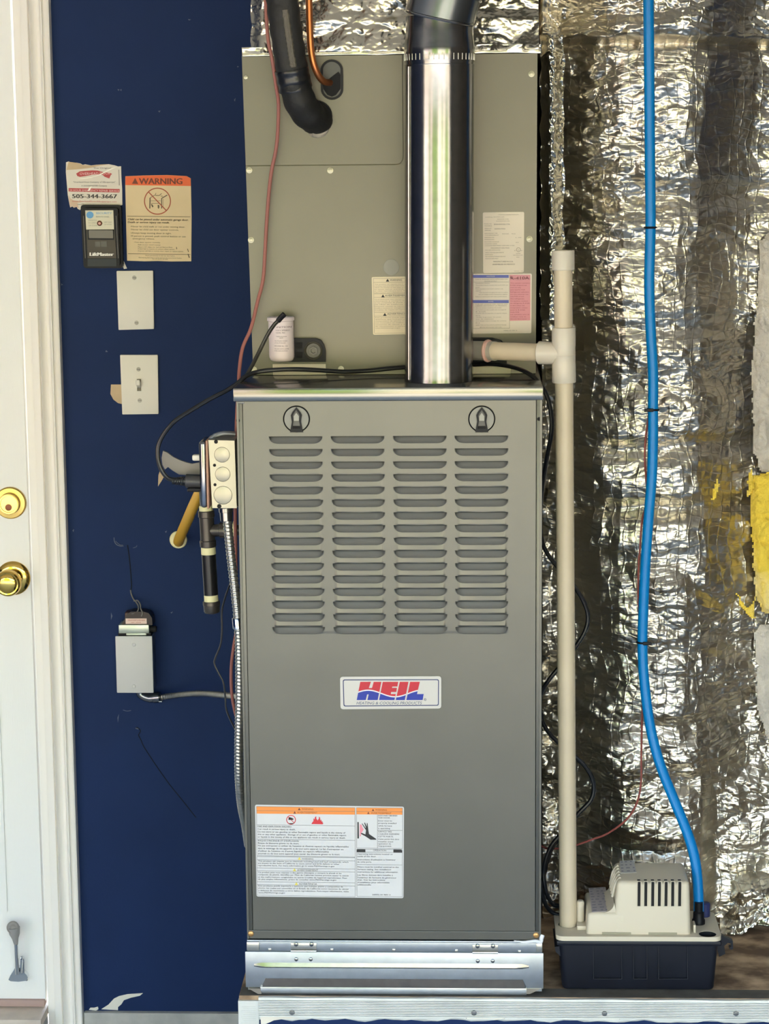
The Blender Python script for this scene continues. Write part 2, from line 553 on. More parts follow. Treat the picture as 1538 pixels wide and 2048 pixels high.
def grid_mesh(name, X, Yv, Z, m, parent=None, keep=None, back=None, smooth_a=0):
    nz, nx = X.shape
    V = np.stack([X, Yv, Z], axis=2).reshape(-1, 3)
    idx = np.arange(nz * nx).reshape(nz, nx)
    F = np.stack([idx[:-1, :-1], idx[:-1, 1:], idx[1:, 1:], idx[1:, :-1]], axis=2).reshape(-1, 4)
    if keep is not None:
        k = (keep[:-1, :-1] & keep[1:, 1:] & keep[:-1, 1:] & keep[1:, :-1]).reshape(-1)
        F = F[k]
    V = V.tolist(); F = F.tolist()
    if back is not None:
        edge = list(idx[0, :]) + list(idx[1:, -1]) + list(idx[-1, -2::-1]) + list(idx[-2:0:-1, 0])
        n0 = len(V)
        V += [[V[i][0], back, V[i][2]] for i in edge]
        k = len(edge)
        F += [[edge[i], n0 + i, n0 + (i + 1) % k, edge[(i + 1) % k]] for i in range(k)]
    me = bpy.data.meshes.new(name)
    me.from_pydata(V, [], F)
    me.materials.append(m)
    me.shade_smooth()
    o = bpy.data.objects.new(name, me)
    COL.objects.link(o)
    if parent is not None:
        o.parent = parent
        o.matrix_parent_inverse = Matrix.Translation(-root_loc(parent))
    return o

# ================================================================== SETTING
RX0, RX1, RZ = -5.8, 4.0, 2.75
CAS = at(132.5, 1002, WALL_Y).x            # right edge of the door casing
DOORX1 = at(57.3, 1002, 1.0).x
floor = struct(MB().box(RX0, RX1, OPEN_Y, 1.2, -0.1, 0.0).build('floor', mat('floor_concrete', (172, 178, 184), 0.7, bump=(60, 0.3, 0.002), var=(6, 0.12)), smooth=0))
ceiling = struct(MB().box(RX0, RX1, OPEN_Y, 1.2, RZ, RZ + 0.1).build('ceiling', M_CEIL, smooth=0))
struct(MB().box(RX0 - 0.1, RX0, OPEN_Y, 1.2, 0, RZ).build('wall_left', M_BLUE, smooth=0))
struct(MB().box(RX1, RX1 + 0.1, OPEN_Y, 1.2, 0, RZ).build('wall_right', mat('bare_board_wall', (104, 92, 76), 0.85), smooth=0))
mb = MB()
mb.box(RX0, OPEN_X0, OPEN_Y - 0.12, OPEN_Y, 0, RZ).box(OPEN_X1, RX1, OPEN_Y - 0.12, OPEN_Y, 0, RZ)
mb.box(OPEN_X0, OPEN_X1, OPEN_Y - 0.12, OPEN_Y, OPEN_Z, RZ)
struct(mb.build('wall_front', M_BLUE, smooth=0))
WBZ = at(300, 2022, WALL_Y).z
mb = MB()
mb.box(CAS - 0.01, RX1, WALL_Y, WALL_Y + 0.12, 0.0, RZ)
mb.box(RX0, DOORX1 - 1.0, WALL_Y, WALL_Y + 0.12, 0, RZ)
mb.box(DOORX1 - 1.0, CAS - 0.01, WALL_Y, WALL_Y + 0.12, 2.15, RZ)
wall = struct(mb.build('wall_back', M_BLUE, smooth=0))
# wear on the blue wall: flakes of missing paint, scrapes and a settled crack
def wallpatch(pts, m, name, thick=0.0006):
    return MB().plate(pxquad(pts, WALL_Y), WALL_Y - thick, WALL_Y).build(name, m, wall, smooth=0)
wallpatch([(222, 769), (246, 769), (248, 809), (236, 806), (227, 799), (221, 788)], M_TAN, 'paint_chip', 0.0009)
wallpatch([(203, 2018), (217, 2009), (228, 1997), (238, 1992), (255, 1988), (286, 1986), (280, 1991), (262, 1995), (248, 2000), (243, 2008), (236, 2014), (236, 2020)], M_GYP, 'paint_chip', 0.0012)
wallpatch([(178, 2019), (181, 2015), (189, 2015), (196, 2013), (197, 2018), (192, 2021)], M_GYP, 'paint_chip', 0.0012)
wallpatch([(316, 973), (317, 950), (321, 938), (330, 950), (323, 962)], M_TAN, 'paint_chip')
for pts in ([(107, 246), (108, 300), (106, 300), (105, 250)], [(235, 178), (239, 179), (237, 182)], [(240, 180), (243, 178), (243, 182)],
            [(316, 222), (321, 221), (319, 225)], [(376, 38), (382, 39), (378, 41)], [(468, 200), (471, 196), (470, 203)],
            [(474, 132), (478, 133), (475, 135)], [(122, 567), (126, 569), (123, 571)], [(145, 1061), (148, 1058), (147, 1064)],
            [(330, 1063), (334, 1061), (332, 1066)], [(235, 1435), (238, 1428), (236, 1445)], [(222, 1225), (225, 1232), (222, 1240)],
            [(341, 1225), (346, 1223), (343, 1227)], [(212, 700), (216, 704), (211, 704)]):
    wallpatch(pts, M_SCUFF, 'paint_chip', 0.0005)
def wallline(pts, r, m, name):
    P = [at(u, v, WALL_Y - 0.0002) for u, v in pts]
    return MB().tube(P, r, 6, 4).build(name, m, wall)
wallline([(255, 1090), (258, 1110), (261, 1140), (263, 1170), (262, 1180)], 0.0011, M_CRACK, 'crack')
wallline([(228, 1075), (229, 1083), (233, 1089), (240, 1092), (247, 1092)], 0.0008, M_SCUFF, 'scrape')
wallline([(231, 1082), (236, 1087), (241, 1090), (246, 1090)], 0.0006, M_SCUFF, 'scrape')
wallline([(266, 1096), (272, 1094), (274, 1091)], 0.0006, M_SCUFF, 'scrape')
wallline([(270, 1457), (275, 1455), (281, 1462), (277, 1470), (281, 1478), (287, 1492), (297, 1508), (315, 1535), (340, 1570), (366, 1602), (392, 1635)], 0.0009, M_CRACK, 'crack')
wallline([(271, 1456), (277, 1458)], 0.0012, M_SCUFF, 'scrape')
wallline([(246, 1420), (254, 1422), (262, 1421)], 0.0006, M_SCUFF, 'scrape')

struct(MB().box(CAS + 0.003, 1.5, WALL_Y - 0.012, WALL_Y + 0.02, 0.0, WBZ, 0.002).build('baseboard_left', mat('stem_wall', (176, 174, 166), 0.85, bump=(40, 0.5, 0.003), var=(25, 0.15)), smooth=0))

# entry door, its casing and threshold
DZ = at(40, 2001, 1.0).z
X = lambda u: at(u, 1002, 0.985).x
prof = [(X(57.3), 1.03), (X(57.8), 0.996), (X(74.0), 0.996), (X(74.6), 0.984), (X(88.6), 0.982), (X(90.5), 0.986), (X(92.0), 0.979),
        (X(94.5), 0.974), (X(97), 0.977), (X(101), 0.982), (X(106), 0.984), (X(111), 0.982), (X(114.5), 0.977), (X(116), 0.973), (X(118), 0.973),
        (X(119), 0.979), (X(121), 0.980), (X(129), 0.976), (X(131.5), 0.977), (X(132.5), 0.984), (X(132.5), 1.03)]
vs = [(x, y, 0.0) for x, y in prof] + [(x, y, 2.25) for x, y in prof]
n = len(prof)
casing = struct(MB().add(vs, [(i, i + 1, i + 1 + n, i + n) for i in range(n - 1)]).build('trim_1', M_WHITE, smooth=30))
mb = MB()
mb.box(DOORX1 - 0.94, DOORX1 - 0.002, 1.0, 1.045, DZ, 2.15)
door = struct(mb.build('door_1', M_DOOR, smooth=0))
mb = MB()
px0, px1 = at(3, 1500, 1.0).x - 0.25, at(3, 1500, 1.0).x
pz1, pz0 = at(2, 1380, 1.0).z, at(2, 1825, 1.0).z
fr = rrect(px0, px1, pz0, pz1, 0.004, 2)
inn = rrect(px0 + 0.02, px1 - 0.02, pz0 + 0.02, pz1 - 0.02, 0.004, 2)
mb.plate(fr, 0.9955, 1.001, [inn])
mb.build('raised_panel', M_DOOR, door, smooth=0)
MB().box(DOORX1 - 0.94, DOORX1 - 0.003, 0.992, 1.02, DZ - 0.010, DZ + 0.004, 0.001).build('weatherstrip', mat('weatherstrip', (178, 150, 140), 0.7), door)
MB().box(DOORX1 - 0.95, DOORX1 + 0.002, 0.93, 1.03, DZ - 0.03, DZ - 0.012, 0.002).build('threshold', mat('threshold_wood', (206, 190, 174), 0.6, var=(30, 0.1)), casing)
MB().box(DOORX1 - 0.95, DOORX1 + 0.002, 0.935, 1.0, 0.0, DZ - 0.03, 0.001).build('sill_board', mat('weathered_board', (168, 164, 160), 0.85, var=(16, 0.18), stretch=(1, 4, 8)), casing)

def face_on_door(px, py, Y=1.0):
    return at(px, py, Y)
c = at(21, 1005.5, 1.0)
db = MB().lathe([(0, 0.0315), (0.004, 0.031), (0.006, 0.029), (0.0065, 0.021), (0.018, 0.0205), (0.0195, 0.0195)], c, (0, -1, 0), 36).build('deadbolt', M_BRASS2, door)
cc = c + Vector((0, -0.0195, 0))
MB().lathe([(-0.001, 0.0185), (0.0018, 0.0182), (0.0018, 0.0158), (0.0003, 0.0152)], cc, (0, -1, 0), 32).build('cylinder', M_BRASS, db)
MB().lathe([(0, 0.0066), (0.0016, 0.0064), (0.0018, 0.004)], cc + Vector((0, 0, -0.006)), (0, -1, 0), 20).build('keyway', mat('worn_bronze', (120, 72, 50), 0.4, metal=0.7), db)
c = at(27, 1156, 1.0)
kn = MB().lathe([(0, 0.0335), (0.003, 0.0333), (0.006, 0.030), (0.008, 0.024), (0.009, 0.014), (0.022, 0.0125), (0.028, 0.0145), (0.034, 0.021), (0.042, 0.0255),
                 (0.052, 0.0262), (0.058, 0.0245), (0.060, 0.0215), (0.0595, 0.019), (0.0615, 0.0165), (0.0625, 0.010), (0.063, 0.003)], c, (0, -1, 0), 40).build('door_knob', M_BRASS, door)
# kick-down holder
ks = MB()
base = at(39, 1953, 1.0)
ks.plate([xz(20, 1954, 1), xz(24, 1945, 1), xz(29, 1938, 1), xz(33, 1930, 1), xz(45, 1930, 1), xz(49, 1938, 1), xz(56, 1944, 1), xz(58.5, 1950, 1), xz(56, 1956, 1), xz(40, 1958, 1), xz(24, 1957, 1)], 0.985, 1.0)
holder = ks.build('door_holder', M_CHROME, door, smooth=40)
P0, P1, P2 = at(34.5, 1948, 0.978), at(32, 1888, 0.97), at(28.5, 1862, 0.968)
MB().tube([P0, P1], 0.0042, 14, 0).build('lever', M_CHROME, holder)
MB().lathe([(0, 0.0042), (0.012, 0.0065), (0.022, 0.0105), (0.034, 0.0120), (0.036, 0.0118)], P1, (P2 - P1), 22).build('foot', mat('grey_rubber', (150, 146, 142), 0.5), holder)
MB().lathe([(0, 0.0118), (0.006, 0.0126), (0.0075, 0.010), (0.0062, 0.006), (0.008, 0.003)], at(27, 1855, 0.968), (0.0, -0.92, 0.38), 22).build('foot_pad', mat('grey_rubber2', (140, 134, 128), 0.45), holder)
MB().tube([at(42, 1948, 0.98), at(42.5, 1925, 0.976), at(43.5, 1914, 0.978), at(46, 1918, 0.985), at(47, 1946, 0.985)], 0.0022, 8, 6).build('spring_arm', M_CHROME, holder)
for u in (25, 53):
    MB().lathe([(0, 0.0026), (0.0016, 0.0022), (0.002, 0.0008)], at(u, 1959.5, 1.0), (0, -1, 0), 12).build('screw', M_NAIL, holder)

# platform
PF = -0.0153
PLX = at(478, 1994, PF).x
mb = MB()
mb.box(PLX, 1.6, PF, WALL_Y, 0.0, PLAT_Z - 0.012)
plat = struct(mb.build('platform', M_BLUE, smooth=0))
plat['label'] = 'raised platform under the furnace with a blue front'
struct(MB().box(PLX, 1.6, PF + 0.001, WALL_Y, PLAT_Z - 0.012, PLAT_Z).build('floor_platform', M_OSB, smooth=0))
struct(MB().box(PLX + 0.001, 1.6, PF + 0.002, 0.020, PLAT_Z - 0.004, PLAT_Z + 0.0004).build('trim_3', mat('dusty_edge', (92, 88, 80), 0.9, var=(40, 0.25)), smooth=0))
# corner bead along the platform edge: ribbed strip, its nails, the end piece
bz1, bz0 = at(800, 1997, PF).z, at(800, 2033, PF).z
mb = MB()
rows = 11
prof = []
for i in range(rows):
    za = bz1 + (bz0 - bz1) * i / rows; zb = bz1 + (bz0 - bz1) * (i + 0.62) / rows
    prof += [(PF - 0.0062, za), (PF - 0.0064, zb), (PF - 0.0008, zb - 0.0003), (PF - 0.0008, bz1 + (bz0 - bz1) * (i + 0.96) / rows)]
prof = [(PF + 0.004, bz1 + 0.0022), (PF - 0.0058, bz1 + 0.0022)] + prof + [(PF - 0.0012, bz0 - 0.004), (PF, bz0 - 0.006)]
xs = [at(518, 2015, PF).x + i * (1.0 - at(518, 2015, PF).x) / 120 for i in range(121)]
vs = []
for i, x in enumerate(xs):
    for k, (y, z) in enumerate(prof):
        j = 0.0
        if k >= len(prof) - 2:
            j = 0.0022 * math.sin(i * 0.9) * math.sin(i * 0.23 + 1) + random.uniform(-0.001, 0.001)
        vs.append((x, y, z + j + (0.0004 * math.sin(i * 0.5 + k) if k < 3 else 0)))
npf = len(prof)
fs = [(i * npf + k, (i + 1) * npf + k, (i + 1) * npf + k + 1, i * npf + k + 1) for i in range(len(xs) - 1) for k in range(npf - 1)]
bead = struct(MB().add(vs, fs).build('trim_2', M_BEAD, smooth=20))
mb = MB()
x0, x1 = at(478, 2010, PF).x - 0.001, at(518, 2010, PF).x
zt = at(490, 2000, PF).z
mb.box(x0, x1, PF - 0.004, PF + 0.02, 0.0, zt, 0.0008)
for i in range(34):
    z = zt - 0.010 - i * 0.0032
    mb.box(x0 + 0.006 + 0.002 * math.sin(i * 2.1), x1 - 0.005, PF - 0.0048, PF - 0.0035, z, z + 0.0014)
mb.build('bead_end', M_BEAD, bead, smooth=0)
for u, v in ((584, 2025), (948, 2026), (1209, 2027), (1472, 2027)):
    MB().lathe([(0, 0.0042), (0.0012, 0.0038), (0.0016, 0.001)], at(u, v, PF - 0.0062), (0, -1, 0), 14).build('nail', M_NAIL, bead)
MB().plate(pxquad([(521, 2022), (560, 2031), (600, 2036), (570, 2037), (548, 2040), (535, 2046), (522, 2052)], PF), PF - 0.0013, PF).build('bare_patch', M_MUD, bead, smooth=0)
MB().plate(pxquad([(932, 2036), (944, 2022), (975, 2023), (1010, 2036)], PF), PF - 0.0042, PF).build('bare_patch', M_GYP, bead, smooth=0)
MB().plate(pxquad([(1185, 2036), (1190, 2030), (1225, 2031), (1240, 2037)], PF), PF - 0.0042, PF).build('bare_patch', M_GYP, bead, smooth=0)

# the world outside the open garage door (behind the camera)
struct(MB().box(-60, 60, -60, OPEN_Y - 0.1, -0.2, -0.06).build('ground', M_GRASS, smooth=0))
struct(MB().box(-4.5, 4.5, -13.5, OPEN_Y - 0.1, -0.1, -0.01).build('driveway', M_DRIVE, smooth=0))
struct(MB().box(-60, 60, -20, -13.5, -0.1, -0.03).build('street', mat('asphalt', (140, 136, 130), 0.9), smooth=0))
mb = MB().box(-26, -9, -32, -24, 0, 4.6)
mb.add([(-26.6, -24 + .6, 4.6), (-8.4, -24 + .6, 4.6), (-8.4, -28, 7), (-26.6, -28, 7), (-26.6, -32.6, 4.6), (-8.4, -32.6, 4.6)], [(0, 1, 2, 3), (3, 2, 5, 4)])
struct(mb.build('exterior_house', M_STUCCO, smooth=0))
mb = MB().box(-1.5, 18, -33, -25, 0, 4.4)
mb.add([(-2, -24.4, 4.4), (18.6, -24.4, 4.4), (18.6, -29, 6.8), (-2, -29, 6.8), (-2, -33.6, 4.4), (18.6, -33.6, 4.4)], [(0, 1, 2, 3), (3, 2, 5, 4)])
struct(mb.build('exterior_house', M_STUCCO2, smooth=0))
def bush(cx, cy, cz, rx, ry, rz, nm):
    bm = bmesh.new()
    bmesh.ops.create_icosphere(bm, subdivisions=4, radius=1)
    for v in bm.verts:
        d = 1 + 0.16 * math.sin(v.co.x * 7 + cx) * math.sin(v.co.y * 6.3) * math.cos(v.co.z * 8 + cy) + random.uniform(-0.05, 0.05)
        v.co = Vector((cx + v.co.x * rx * d, cy + v.co.y * ry * d, cz + v.co.z * rz * d))
    return struct(MB().bm(bm).build(nm, M_LEAF, smooth=0))
for i, (x, y, r, h) in enumerate(((-7.2, -22.5, 2.4, 3.6), (-4.6, -22, 1.9, 2.6), (-3.2, -23, 1.6, 3.2), (10, -21, 2.2, 2.0), (-13, -21, 1.6, 1.4), (4.2, -22.5, 1.2, 1.0))):
    bush(x, y, h * 0.9, r, r, h, 'exterior_tree')

# ================================================================== FURNACE
def door_sheet():
    """the sheet bows between the pressed louver columns, more so towards the lowest rows"""
    m = M_FURN.copy(); m.name = 'pressed_door_sheet'
    n = m.node_tree.nodes; L_ = m.node_tree.links
    b = n['Principled BSDF']
    old = b.inputs['Normal'].links[0].from_socket
    tc = n.new('ShaderNodeTexCoord'); sp = n.new('ShaderNodeSeparateXYZ'); L_.new(tc.outputs['Object'], sp.inputs[0])
    def mth(op, a, c=None):
        k = n.new('ShaderNodeMath'); k.operation = op
        for i, v in enumerate((a, c)):
            if v is None: continue
            if isinstance(v, (int, float)): k.inputs[i].default_value = v
            else: L_.new(v, k.inputs[i])
        return k.outputs[0]
    x0 = (LX[1][1] + LX[2][0]) / 2; pitch = ((LX[3][0] - LX[0][0]) / 3)
    wave = mth('COSINE', mth('MULTIPLY', mth('SUBTRACT', sp.outputs['X'], x0), 2 * math.pi / pitch))
    def ramp(e0, e1):
        k = n.new('ShaderNodeMapRange'); k.interpolation_type = 'SMOOTHSTEP'
        k.inputs['From Min'].default_value = e0; k.inputs['From Max'].default_value = e1
        L_.new(sp.outputs['Z'], k.inputs['Value']); return k.outputs[0]
    up = ramp(LZ[0] + 0.02, LZ[13]); dn = ramp(LZ[15] - LH - 0.0005, LZ[15] - LH * 0.5)
    kx = n.new('ShaderNodeMapRange'); kx.interpolation_type = 'SMOOTHSTEP'
    xa = mth('ABSOLUTE', mth('SUBTRACT', sp.outputs['X'], x0))
    kx.inputs['From Min'].default_value = pitch * 1.96; kx.inputs['From Max'].default_value = pitch * 1.86
    L_.new(xa, kx.inputs['Value'])
    t = mth('FRACT', mth('DIVIDE', mth('SUBTRACT', LZ[0] + 20 * PITCHZ, sp.outputs['Z']), PITCHZ))
    saw = mth('MINIMUM', t, mth('MULTIPLY', mth('SUBTRACT', 1.0, t), 7.0))
    kg = n.new('ShaderNodeMapRange'); kg.interpolation_type = 'SMOOTHSTEP'
    kg.inputs['From Min'].default_value = 0.86; kg.inputs['From Max'].default_value = 0.62
    L_.new(wave, kg.inputs['Value'])
    lw = mth('MULTIPLY', mth('MULTIPLY', saw, kg.outputs[0]), mth('ADD', 0.62, mth('MULTIPLY', wave, 0.38)))
    h = mth('MULTIPLY', mth('MULTIPLY', mth('ADD', mth('MULTIPLY', wave, 0.15), lw), mth('MULTIPLY', up, dn)), kx.outputs[0])
    bp = n.new('ShaderNodeBump'); bp.inputs['Strength'].default_value = 1.0; bp.inputs['Distance'].default_value = 0.0017
    L_.new(h, bp.inputs['Height']); L_.new(old, bp.inputs['Normal']); L_.new(bp.outputs[0], b.inputs['Normal'])
    return m
FZ0 = at(790, 1879, 0).z
FXL, FXR = -0.2222, 0.2225
FD = 0.70
fur = thing('furnace', 'grey sheet metal gas furnace with four columns of louvers, standing on the silver filter rack', 'furnace', (0, 0.35, FZ0))
mb = MB()
t = 0.004
DL, DR = at(486.5, 1100, 0).x, at(1071.5, 1100, 0).x
DL = -0.2128; DR = 0.2135
CAPZ = at(790, 801, 0).z
mb.box(FXL, FXL + 0.003, 0.0, FD, FZ0, TOP_Z - 0.004)
mb.box(FXR - 0.003, FXR, 0.0, FD, FZ0, TOP_Z - 0.004)
mb.box(FXL, FXR, FD - 0.003, FD, FZ0, TOP_Z - 0.004)
mb.box(FXL, FXR, 0.03, FD, FZ0, FZ0 + 0.003)
mb.box(FXL, DL - 0.0008, 0.0015, 0.02, FZ0 + 0.004, CAPZ + 0.004, 0.001)
mb.box(DR + 0.0008, FXR, 0.0015, 0.02, FZ0 + 0.004, CAPZ + 0.004, 0.001)
mb.box(FXL, FXR, 0.004, 0.02, FZ0, FZ0 + 0.02)
mb.box(FXL + .004, FXR - .004, 0.018, 0.03, FZ0 + .02, CAPZ)
mb.build('cabinet_body', M_FURN, fur, smooth=30)
mb = MB()
cl, cr = at(467, 788, 0).x, at(1086.5, 788, 0).x
mb.box(cl, cr, -0.006, FD + 0.004, CAPZ, TOP_Z, 0.0016)
cap = mb.build('top_cap', mat('glossy_grey_cap', (120, 119, 112), 0.18, metal=0.8, bump=(6, 0.05, 0.01)), fur, smooth=30)
for sx, dx in ((476, 0), (1078, 0)):
    v = 841 if sx < 700 else 838
    MB().lathe([(0, 0.0028), (0.0004, 0.0026), (0.0002, 0.0016)], at(sx, v, 0.0012), (0, -1, 0), 14).build('screw_hole', M_DARK, fur)
MB().box(at(475, 806, 0).x, at(489, 806, 0).x, -0.0005, 0.012, at(480, 808, 0).z, CAPZ, 0.001).build('corner_tab', M_LOUV, fur)
for u, v in ((502, 1867), (1072, 1870)):
    MB().lathe([(0, 0.0046), (0.0016, 0.0044), (0.0026, 0.003), (0.0028, 0.0012)], at(u, v, 0), (0, -1, 0), 14).build('screw', mat('brass_screw', (196, 150, 96), 0.35, metal=0.8), fur)

# door with four columns of sixteen louvers
LZ = [at(780, 872 + 25.47 * r, 0).z for r in range(16)]
cols_top = ((538, 644), (661, 768.5), (786, 892), (909.5, 1014))
cols_bot = ((545, 650.5), (667, 773), (789.5, 895.5), (913, 1016.5))
LX = [((at(a[0], 878, 0).x + at(b[0], 1260, 0).x) / 2, (at(a[1], 878, 0).x + at(b[1], 1260, 0).x) / 2) for a, b in zip(cols_top, cols_bot)]
LW = sum(b - a for a, b in LX) / 4
LH = 14.0 * SC(0)
PITCHZ = (LZ[0] - LZ[15]) / 15
def lshape(k=6):
    """outline of a louver mouth: flat top edge, rounded lower corners; local coords, origin at top centre"""
    r = LH * 0.9; rx = LH * 1.25
    pts = [(-LW / 2, 0.0)]
    for i in range(k + 1):
        a = math.pi + (math.pi / 2) * i / k
        pts.append((-LW / 2 + rx + rx * math.cos(a), -LH + r + r * math.sin(a)))
    for i in range(k + 1):
        a = 1.5 * math.pi + (math.pi / 2) * i / k
        pts.append((LW / 2 - rx + rx * math.cos(a), -LH + r + r * math.sin(a)))
    pts.append((LW / 2, 0.0))
    return pts
lou = lshape()
mb = MB()
DZ0, DZ1 = FZ0 + 0.0005, CAPZ - 0.0006
gx0, gx1 = LX[0][0] - 0.004, LX[3][1] + 0.004
gz1, gz0 = LZ[0] + 0.003, LZ[15] - LH - 0.003
flangez = at(790, 1861, 0).z
mb.plate([(DL, gz1), (DR, gz1), (DR, DZ1), (DL, DZ1)], 0, None)
mb.plate([(DL, flangez), (DR, flangez), (DR, gz0), (DL, gz0)], 0, None)
mb.plate([(DL, gz0), (gx0, gz0), (gx0, gz1), (DL, gz1)], 0, None)
mb.plate([(gx1, gz0), (DR, gz0), (DR, gz1), (gx1, gz1)], 0, None)
cxs = [gx0] + [(LX[i][1] + LX[i + 1][0]) / 2 for i in range(3)] + [gx1]
czs = [gz1] + [LZ[r] + 0.003 for r in range(1, 16)] + [gz0]
for i in range(4):
    xc = (LX[i][0] + LX[i][1]) / 2
    for r in range(16):
        mb.plate([(cxs[i], czs[r + 1]), (cxs[i + 1], czs[r + 1]), (cxs[i + 1], czs[r]), (cxs[i], czs[r])], 0, None,
                 [[(xc + x, LZ[r] + z) for x, z in lou]])
# folded edges and the lower flange
mb.box(DL, DL + 0.0012, 0.0002, 0.018, DZ0, DZ1).box(DR - 0.0012, DR, 0.0002, 0.018, DZ0, DZ1).box(DL, DR, 0.0002, 0.018, DZ1 - 0.0012, DZ1)
mb.box(DL - 0.006, DR + 0.006, -0.0008, 0.004, DZ0, flangez - 0.0006, 0.0006)
dpan = mb.build('door_panel', door_sheet(), fur, smooth=20)
# one louver: a dished blade pressed inwards behind its mouth, plus the raised lip round the lower edge
ml = MB()
nL = len(lou)
K = 5
vs = []; fs = []
for j in range(K):
    t = j / (K - 1)
    for x, z in lou:
        zz = z + (0 - z) * t
        depth = 0.0085 * (1 - (1 - t) ** 2) if z < 0 else 0.0085 * (1 - (1 - t) ** 2)
        vs.append((x * (1 - 0.02 * t), 0.0002 + depth * (0.35 + 0.65 * (-z / LH if z < 0 else 0.0)) if j else 0.0, zz * 1.0 + 0.0))
# simple dish: scale the outline towards its top edge while going in
vs = []
for j in range(K):
    t = j / (K - 1)
    for x, z in lou:
        vs.append((x * (1 - 0.04 * t), 0.0042 * t ** 0.85, z * (1 - 0.93 * t)))
for j in range(K - 1):
    for i in range(nL - 1):
        fs.append((j * nL + i, (j + 1) * nL + i, (j + 1) * nL + i + 1, j * nL + i + 1))
ml.add(vs, fs)
# lip
lp = [Vector((x, -0.0004, z)) for x, z in lou]
ml.tube(lp, 0.0006, 6, 0)
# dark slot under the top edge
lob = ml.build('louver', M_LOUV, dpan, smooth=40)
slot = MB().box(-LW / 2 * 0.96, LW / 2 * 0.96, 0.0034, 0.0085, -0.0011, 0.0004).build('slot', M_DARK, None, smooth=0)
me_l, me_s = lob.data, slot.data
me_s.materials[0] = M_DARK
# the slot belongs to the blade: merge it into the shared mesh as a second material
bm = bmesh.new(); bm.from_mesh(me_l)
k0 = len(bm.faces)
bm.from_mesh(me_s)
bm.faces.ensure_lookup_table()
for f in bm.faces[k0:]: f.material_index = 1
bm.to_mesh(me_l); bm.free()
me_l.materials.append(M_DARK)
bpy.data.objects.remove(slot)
first = True
for i in range(4):
    xc = (LX[i][0] + LX[i][1]) / 2
    for r in range(16):
        o = lob if first else lob.copy()
        if not first: COL.objects.link(o)
        first = False
        o.parent = dpan
        o.location = (xc, 0, LZ[r])
# latches
def latch(px, py):
    c = at(px, py, 0)
    R = 27 * SC(0)
    la = MB().lathe([(0.0, R), (0.0018, R * 0.99), (0.0024, R * 0.955), (0.0018, R * 0.93), (0.0004, R * 0.92)], c, (0, -1, 0), 40, cap1=True).build('latch', M_BLACK, fur)
    MB().lathe([(0.0002, R * 0.92), (0.0009, R * 0.9), (0.0006, 0.001)], c, (0, -1, 0), 40).build('dial', M_LOUV, la)
    s = SC(0)
    prof = [(-13, -26), (-9, -5), (-11, 8), (-8, 14), (0, 24), (8, 14), (11, 8), (9, -5), (13, -26)]
    outer = [(c.x + x * s, c.z + z * s) for x, z in reversed(prof)]
    inn = [(c.x + x * 0.62 * s, c.z + (z * 0.74 + 1) * s) for x, z in reversed(prof)]
    MB().plate(outer, c.y - 0.0042, c.y - 0.0005, [list(inn)]).build('handle_frame', M_BLACK, la, smooth=0)
    MB().plate(inn, c.y - 0.0022, c.y - 0.0005).build('handle', M_GREYDK, la, smooth=0)
    MB().plate([(c.x + x * s, c.z + z * s) for x, z in ((-5, -3), (5, -3), (5, 6), (0, 13), (-5, 6))], c.y - 0.0036, c.y - 0.002).build('thumb_piece', mat('light_grey_plastic', (150, 150, 140), 0.35), la, smooth=0)
    MB().plate([(c.x + x * s, c.z + z * s) for x, z in ((-10, -23), (-8, -20), (0, -18.5), (8, -20), (10, -23), (6, -25.5), (-6, -25.5))], c.y - 0.0026, c.y - 0.0005).build('catch_window', mat('pale_catch', (205, 202, 180), 0.4), la, smooth=0)
    MB().plate([(c.x + x * s, c.z + z * s) for x, z in ((-8.5, -18), (8.5, -18), (7, -13.5), (-7, -13.5))], c.y - 0.0028, c.y - 0.0005).build('grip', M_DARK, la, smooth=0)
latch(593, 838)
latch(963.5, 838)

# ---- badge on the door
Yb = -0.0026
badge = MB().plate(quad_rr([(680, 1353.5), (882.5, 1352.5), (882.5, 1417), (681, 1418.5)], Yb, 6), Yb, 0.0).build('badge', mat('badge_white', (200, 196, 188), 0.2), fur, smooth=0)
mb = MB()
Yp = Yb - 0.0003
o_ = quad_rr([(685.5, 1359), (878, 1358.5), (877.5, 1411.5), (687, 1413)], Yp, 4); i_ = quad_rr([(687.3, 1360.8), (876.2, 1360.3), (875.8, 1409.8), (688.8, 1411.2)], Yp, 3)
mb.plate(o_, Yp, None, [i_])
letters(mb, Yp, 713, 843, 1408.8, 5.6, 'HEATING & COOLING PRODUCTS', 0, 0.22)
ringpx(mb, Yp, 850.3, 1399, 2.2, 0.7, 14); letters(mb, Yp, 849.5, 851.2, 1400.2, 2.2, 'R')
done(mb, 'badge_border', M_NAVY, badge)
def bl(x, y):   # zoomed crop -> photo pixel
    return (640 + x / 5.493, 1320 + y / 5.493)
LT = [
    [(443, 240), (560, 240), (537, 308), (571, 308), (590, 240), (675, 240), (634, 440), (520, 440), (535, 378), (518, 378), (503, 440), (403, 440)],
    [(689, 240), (860, 240), (850, 292), (795, 292), (792, 306), (846, 306), (838, 352), (782, 352), (778, 374), (833, 374), (818, 440), (648, 440)],
    [(876, 240), (972, 240), (932, 440), (832, 440)],
    [(990, 240), (1097, 240), (1066, 374), (1139, 374), (1128, 440), (948, 440)],
]
mb = MB()
for poly in LT:
    mb.plate([xz(*bl(*p), Yp) for p in poly][::-1], Yp, None)
bx0, bz0_ = xz(*bl(405, 440), Yp); bx1, bz1_ = xz(*bl(1139, 240), Yp)
done(mb, 'badge_letters', make_badge_print(bx0, bx1, bz0_, bz1_), badge)

